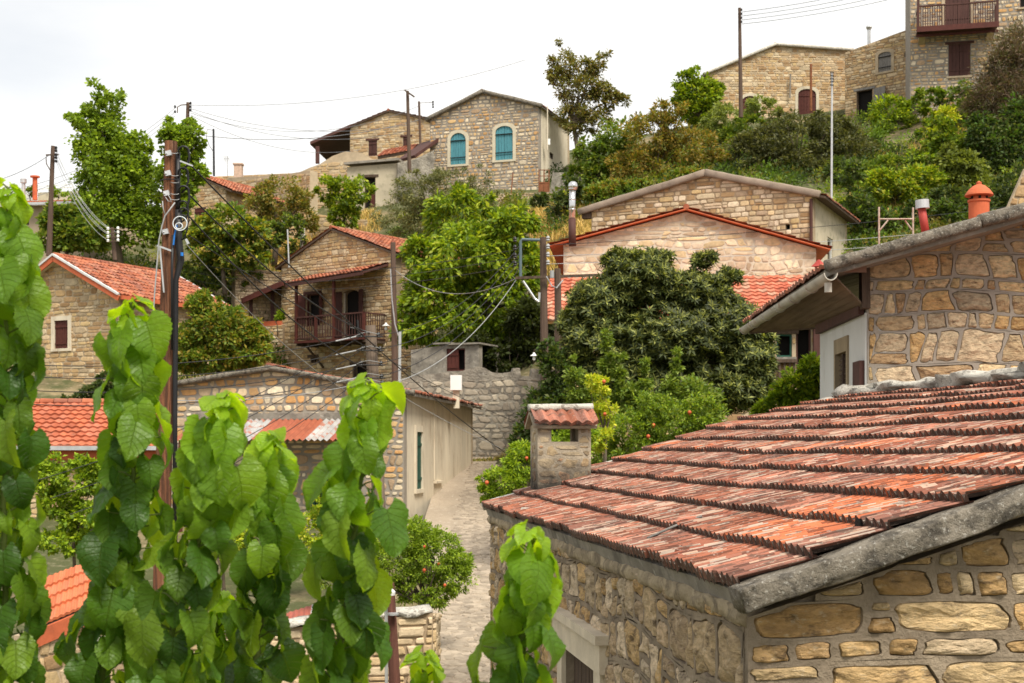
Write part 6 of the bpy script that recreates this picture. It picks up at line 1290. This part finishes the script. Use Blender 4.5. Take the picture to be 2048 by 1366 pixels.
def leaf_template(wide, curl, fold, seed):
    """heart shaped toothed blade with its stalk joint at the origin, tip along +y, upper face +z"""
    t = np.linspace(0, 1, NT); a = np.linspace(-1, 1, NA); T, A_ = np.meshgrid(t, a, indexing='ij')
    w = np.where(T < .36, np.sqrt(np.clip(1-((T-.36)/.40)**2, 0, 1)), (np.clip(1-((T-.36)/.64)**1.7, 0, 1))**.80)
    w = w*wide*.5; tooth = 1+.035*((np.arange(NT) % 2)*2-1)[:, None]*(np.abs(A_) > .95)
    lob = 1+.05*np.sin(T*9+seed)*np.sign(A_)
    x = w*A_*tooth*lob; y = T-.20*np.abs(A_)**1.4*(1-T)**2.2*1.2
    z = fold*np.abs(x)-.16*(x*2/wide)**2*wide*.5
    lat = (T*7-np.abs(A_)*2.1) % 1; z += .030*np.sin(math.pi*lat)*(.3+np.abs(A_))*(1-T*.5)
    z += .06*np.sin(T*6.5+A_*2.4+seed)*np.abs(A_)+.035*np.sin(T*13+seed*3)*np.abs(A_)**2
    th = curl*T; yb = np.where(abs(curl) > 1e-3, np.sin(th)/curl, T); zb = -(1-np.cos(th))/curl
    Y = yb+(y-T)*np.cos(th*.5)-z*0; Z = zb+z
    V = np.stack([x, Y, Z], -1).reshape(-1, 3); UV = np.stack([A_, T], -1).reshape(-1, 2); return V, UV
idx = np.arange(NT*NA).reshape(NT, NA); LQ = np.stack([idx[:-1, :-1], idx[:-1, 1:], idx[1:, 1:], idx[1:, :-1]], -1).reshape(-1, 4)
def shoot(label, path, D, size, pitch_=.05, spread=1., tipn=4, seed=1, width=1., dens=1.):
    """path: stem in photo pixels from the tip down"""
    R = random.Random(seed); P3 = [P(u, v, D+dd) for u, v, dd in path]; root = thing('mulberry_shoot', label, 'leafy shoot', P3[-1], None)
    seg = []; tot = 0
    for i in range(len(P3)-1): seg.append((tot, P3[i], P3[i+1], (P3[i+1]-P3[i]).length)); tot += seg[-1][3]
    def at(s):
        for s0, a, b, l in seg:
            if s <= s0+l: return a.lerp(b, (s-s0)/l), (a-b).normalized()
        return P3[-1], (seg[-1][1]-seg[-1][2]).normalized()
    mb = MB(); k = 30; mb.tube([at(tot*i/k)[0]+Vector((.004*math.sin(i*1.7), 0, 0)) for i in range(k+1)], [.0022+.0048*min(1, i/k*1.6) for i in range(k+1)], n=8, cap=False)
    VV = []; UU = []; FF = []; CC = []; off = 0; s = .004; i = 0; ang = R.uniform(0, 6); pet = MB()
    while s < tot-.01:
        age = min(1, s/.30); ang += 2.4+R.uniform(-.35, .35); p, up = at(s)
        L_ = size*(.40+.60*min(1, (s/.09)))*R.choice((.6, .8, .95, 1.05, 1.15, 1.3)); wd_ = R.uniform(.85, 1.05)*width
        out = Vector((math.cos(ang), math.sin(ang), 0)); pl_ = L_*R.uniform(.35, .9)*(.6+.4*age)*spread
        elev = .7-.35*age
        q = p+out*pl_*math.cos(elev)+Vector((0, 0, pl_*math.sin(elev)))
        pet.tube([p, p.lerp(q, .55)+Vector((0, 0, pl_*.10)), q], [.0024, .0018, .0016], n=5, cap=False)
        hang = (R.uniform(.25, .6) if s < .05 else R.uniform(.8, 1.5))        # angle of the blade below horizontal
        if i == 0: hang = .35
        tw = R.uniform(-.5, .5); o2 = Vector((math.cos(ang+tw), math.sin(ang+tw), 0))
        y_ = (o2*math.cos(hang)-Vector((0, 0, math.sin(hang)))).normalized(); z_ = (o2*math.sin(hang)+Vector((0, 0, math.cos(hang)))); z_ = (z_+o2.cross(Vector((0, 0, 1)))*R.uniform(-.75, .75)).normalized()
        x_ = y_.cross(z_).normalized(); z_ = x_.cross(y_).normalized()
        V, UV = leaf_template(wd_, R.uniform(.3, 1.7) if s > .03 else R.uniform(.2, .6), R.uniform(.12, .6), R.uniform(0, 6))
        Mx = np.array([x_, y_, z_]); W_ = V@Mx*L_+np.array(q); VV.append(W_); UU.append(UV); FF.append(LQ+off); off += len(V)
        if s < .06: c = (.22, .36, .02)
        elif s < .16: c = (.13, .25, .018)
        elif s < .28: c = R.choice([(.11, .22, .018), (.08, .17, .016), (.14, .25, .018)])
        else: c = R.choice([(.055, .13, .015), (.07, .155, .016), (.040, .10, .013), (.10, .19, .018), (.14, .24, .02)])
        qf = R.uniform(.85, 1.15); CC.append(np.tile(np.array(c)*qf, (len(LQ), 1)))
        s += pitch_*(.20+.36*min(1, s/.09))*R.uniform(.8, 1.2)/dens; i += 1
    mb.add(pet.v, pet.f); mb.build('stem', M_bark2, root, smooth=True)
    V = np.concatenate(VV); Fq = np.concatenate(FF); U_ = np.concatenate(UU)
    o = np_mesh('foliage', V, Fq, np.concatenate(CC), M_mul, root, smooth=True)
    uvl = o.data.uv_layers.new(name='UVMap'); uvl.data.foreach_set('uv', U_[Fq.ravel()].astype(np.float32).ravel())
    return root
shoot('mulberry shoot filling the far left edge from roof height to the bottom', [(14, 372, 0), (8, 560, 0), (14, 800, .02), (6, 1080, .05), (12, 1420, .1)], 3.0, .080, .0170, 1., seed=3)
shoot('tall narrow mulberry shoot directly left of the brown pole', [(262, 604, 0), (260, 700, 0), (266, 860, 0), (262, 1050, .04), (222, 1250, .08), (185, 1430, .1)], 3.1, .080, .0170, .95, seed=5)
shoot('bright mulberry shoot right of the brown pole, reaching the low gable', [(452, 786, 0), (440, 850, 0), (428, 960, 0), (400, 1080, .03), (355, 1230, .06), (300, 1430, .1)], 2.95, .080, .0170, 1.05, seed=8)
shoot('shorter mulberry shoot between the two bright central ones', [(545, 868, 0), (540, 940, 0), (530, 1080, 0), (520, 1240, .05), (500, 1430, .1)], 3.2, .080, .0170, .9, seed=12)
shoot('mulberry shoot standing in front of the tin awning and insulator pole', [(738, 762, 0), (732, 850, 0), (718, 980, 0), (706, 1100, .03), (688, 1230, .06), (650, 1430, .1)], 3.0, .080, .0170, 1.05, seed=14)
shoot('mulberry shoot below the chimney of the big tiled roof', [(1064, 1062, 0), (1062, 1120, 0), (1052, 1200, 0), (1045, 1290, .03), (1020, 1430, .06)], 2.9, .080, .0170, .95, seed=21)
shoot('small tip of a mulberry shoot at the bottom in front of the lane', [(850, 1306, 0), (848, 1350, 0), (842, 1460, 0)], 3.2, .085, .026, .9, seed=27)
shoot('low mulberry shoot beneath the bright central ones at the bottom edge', [(440, 1180, 0), (430, 1280, 0), (420, 1460, 0)], 3.4, .080, .0170, 1., seed=43)

# ------------------------------------------------------------------ camera, light, sky
cam = bpy.data.cameras.new('camera'); co = bpy.data.objects.new('camera', cam); COL.objects.link(co); sc.camera = co
co.location = (0, 0, 0); co.rotation_euler = (math.pi/2, 0, 0); cam.sensor_width = 36; cam.lens = F/2048*36; cam.shift_y = (HZ-683)/2048
cam.clip_start = .1; cam.clip_end = 3000; cam.dof.use_dof = True; cam.dof.focus_distance = 8.0; cam.dof.aperture_fstop = 9.0
EL, AZ = math.radians(55), math.radians(30)      # sun height, and its bearing measured from behind the camera towards the right
sd = Vector((math.sin(AZ)*math.cos(EL), -math.cos(AZ)*math.cos(EL), math.sin(EL)))    # towards the sun
sl_ = bpy.data.lights.new('sun', 'SUN'); sl_.energy = 3.7; sl_.angle = math.radians(22); sl_.color = (1, .93, .80)
so = bpy.data.objects.new('sun', sl_); COL.objects.link(so); so.rotation_euler = (-sd).to_track_quat('-Z', 'Y').to_euler()
w = bpy.data.worlds.new('World'); sc.world = w; w.use_nodes = True; nt = w.node_tree; N = nt.nodes; L = nt.links; N.clear()
out = N.new('ShaderNodeOutputWorld'); bg = N.new('ShaderNodeBackground'); sky = N.new('ShaderNodeTexSky'); sky.sky_type = 'NISHITA'; sky.sun_disc = False
sky.sun_elevation = EL; sky.sun_rotation = math.atan2(sd.x, sd.y)
tc = N.new('ShaderNodeTexCoord'); mp = N.new('ShaderNodeMapping'); mp.inputs['Scale'].default_value = (1, 1, 3); no = N.new('ShaderNodeTexNoise'); no.inputs['Scale'].default_value = 2.2; no.inputs['Detail'].default_value = 6
L.new(tc.outputs['Generated'], mp.inputs[0]); L.new(mp.outputs[0], no.inputs['Vector'])
mr = N.new('ShaderNodeMapRange'); mr.inputs['From Min'].default_value = .35; mr.inputs['From Max'].default_value = .6; mr.inputs['To Min'].default_value = .64; mr.inputs['To Max'].default_value = .97; L.new(no.outputs['Fac'], mr.inputs['Value'])
mx = N.new('ShaderNodeMix'); mx.data_type = 'RGBA'; L.new(mr.outputs[0], mx.inputs['Factor']); L.new(sky.outputs[0], mx.inputs[6]); mx.inputs[7].default_value = (10.7, 10.55, 10.2, 1)   # bright thin overcast
L.new(mx.outputs[2], bg.inputs['Color']); bg.inputs['Strength'].default_value = .079; L.new(bg.outputs[0], out.inputs['Surface'])
vs_ = sc.view_settings; vs_.view_transform = 'Standard'; vs_.look = 'None'; vs_.exposure = .54; vs_.gamma = 1; vs_.use_curve_mapping = False
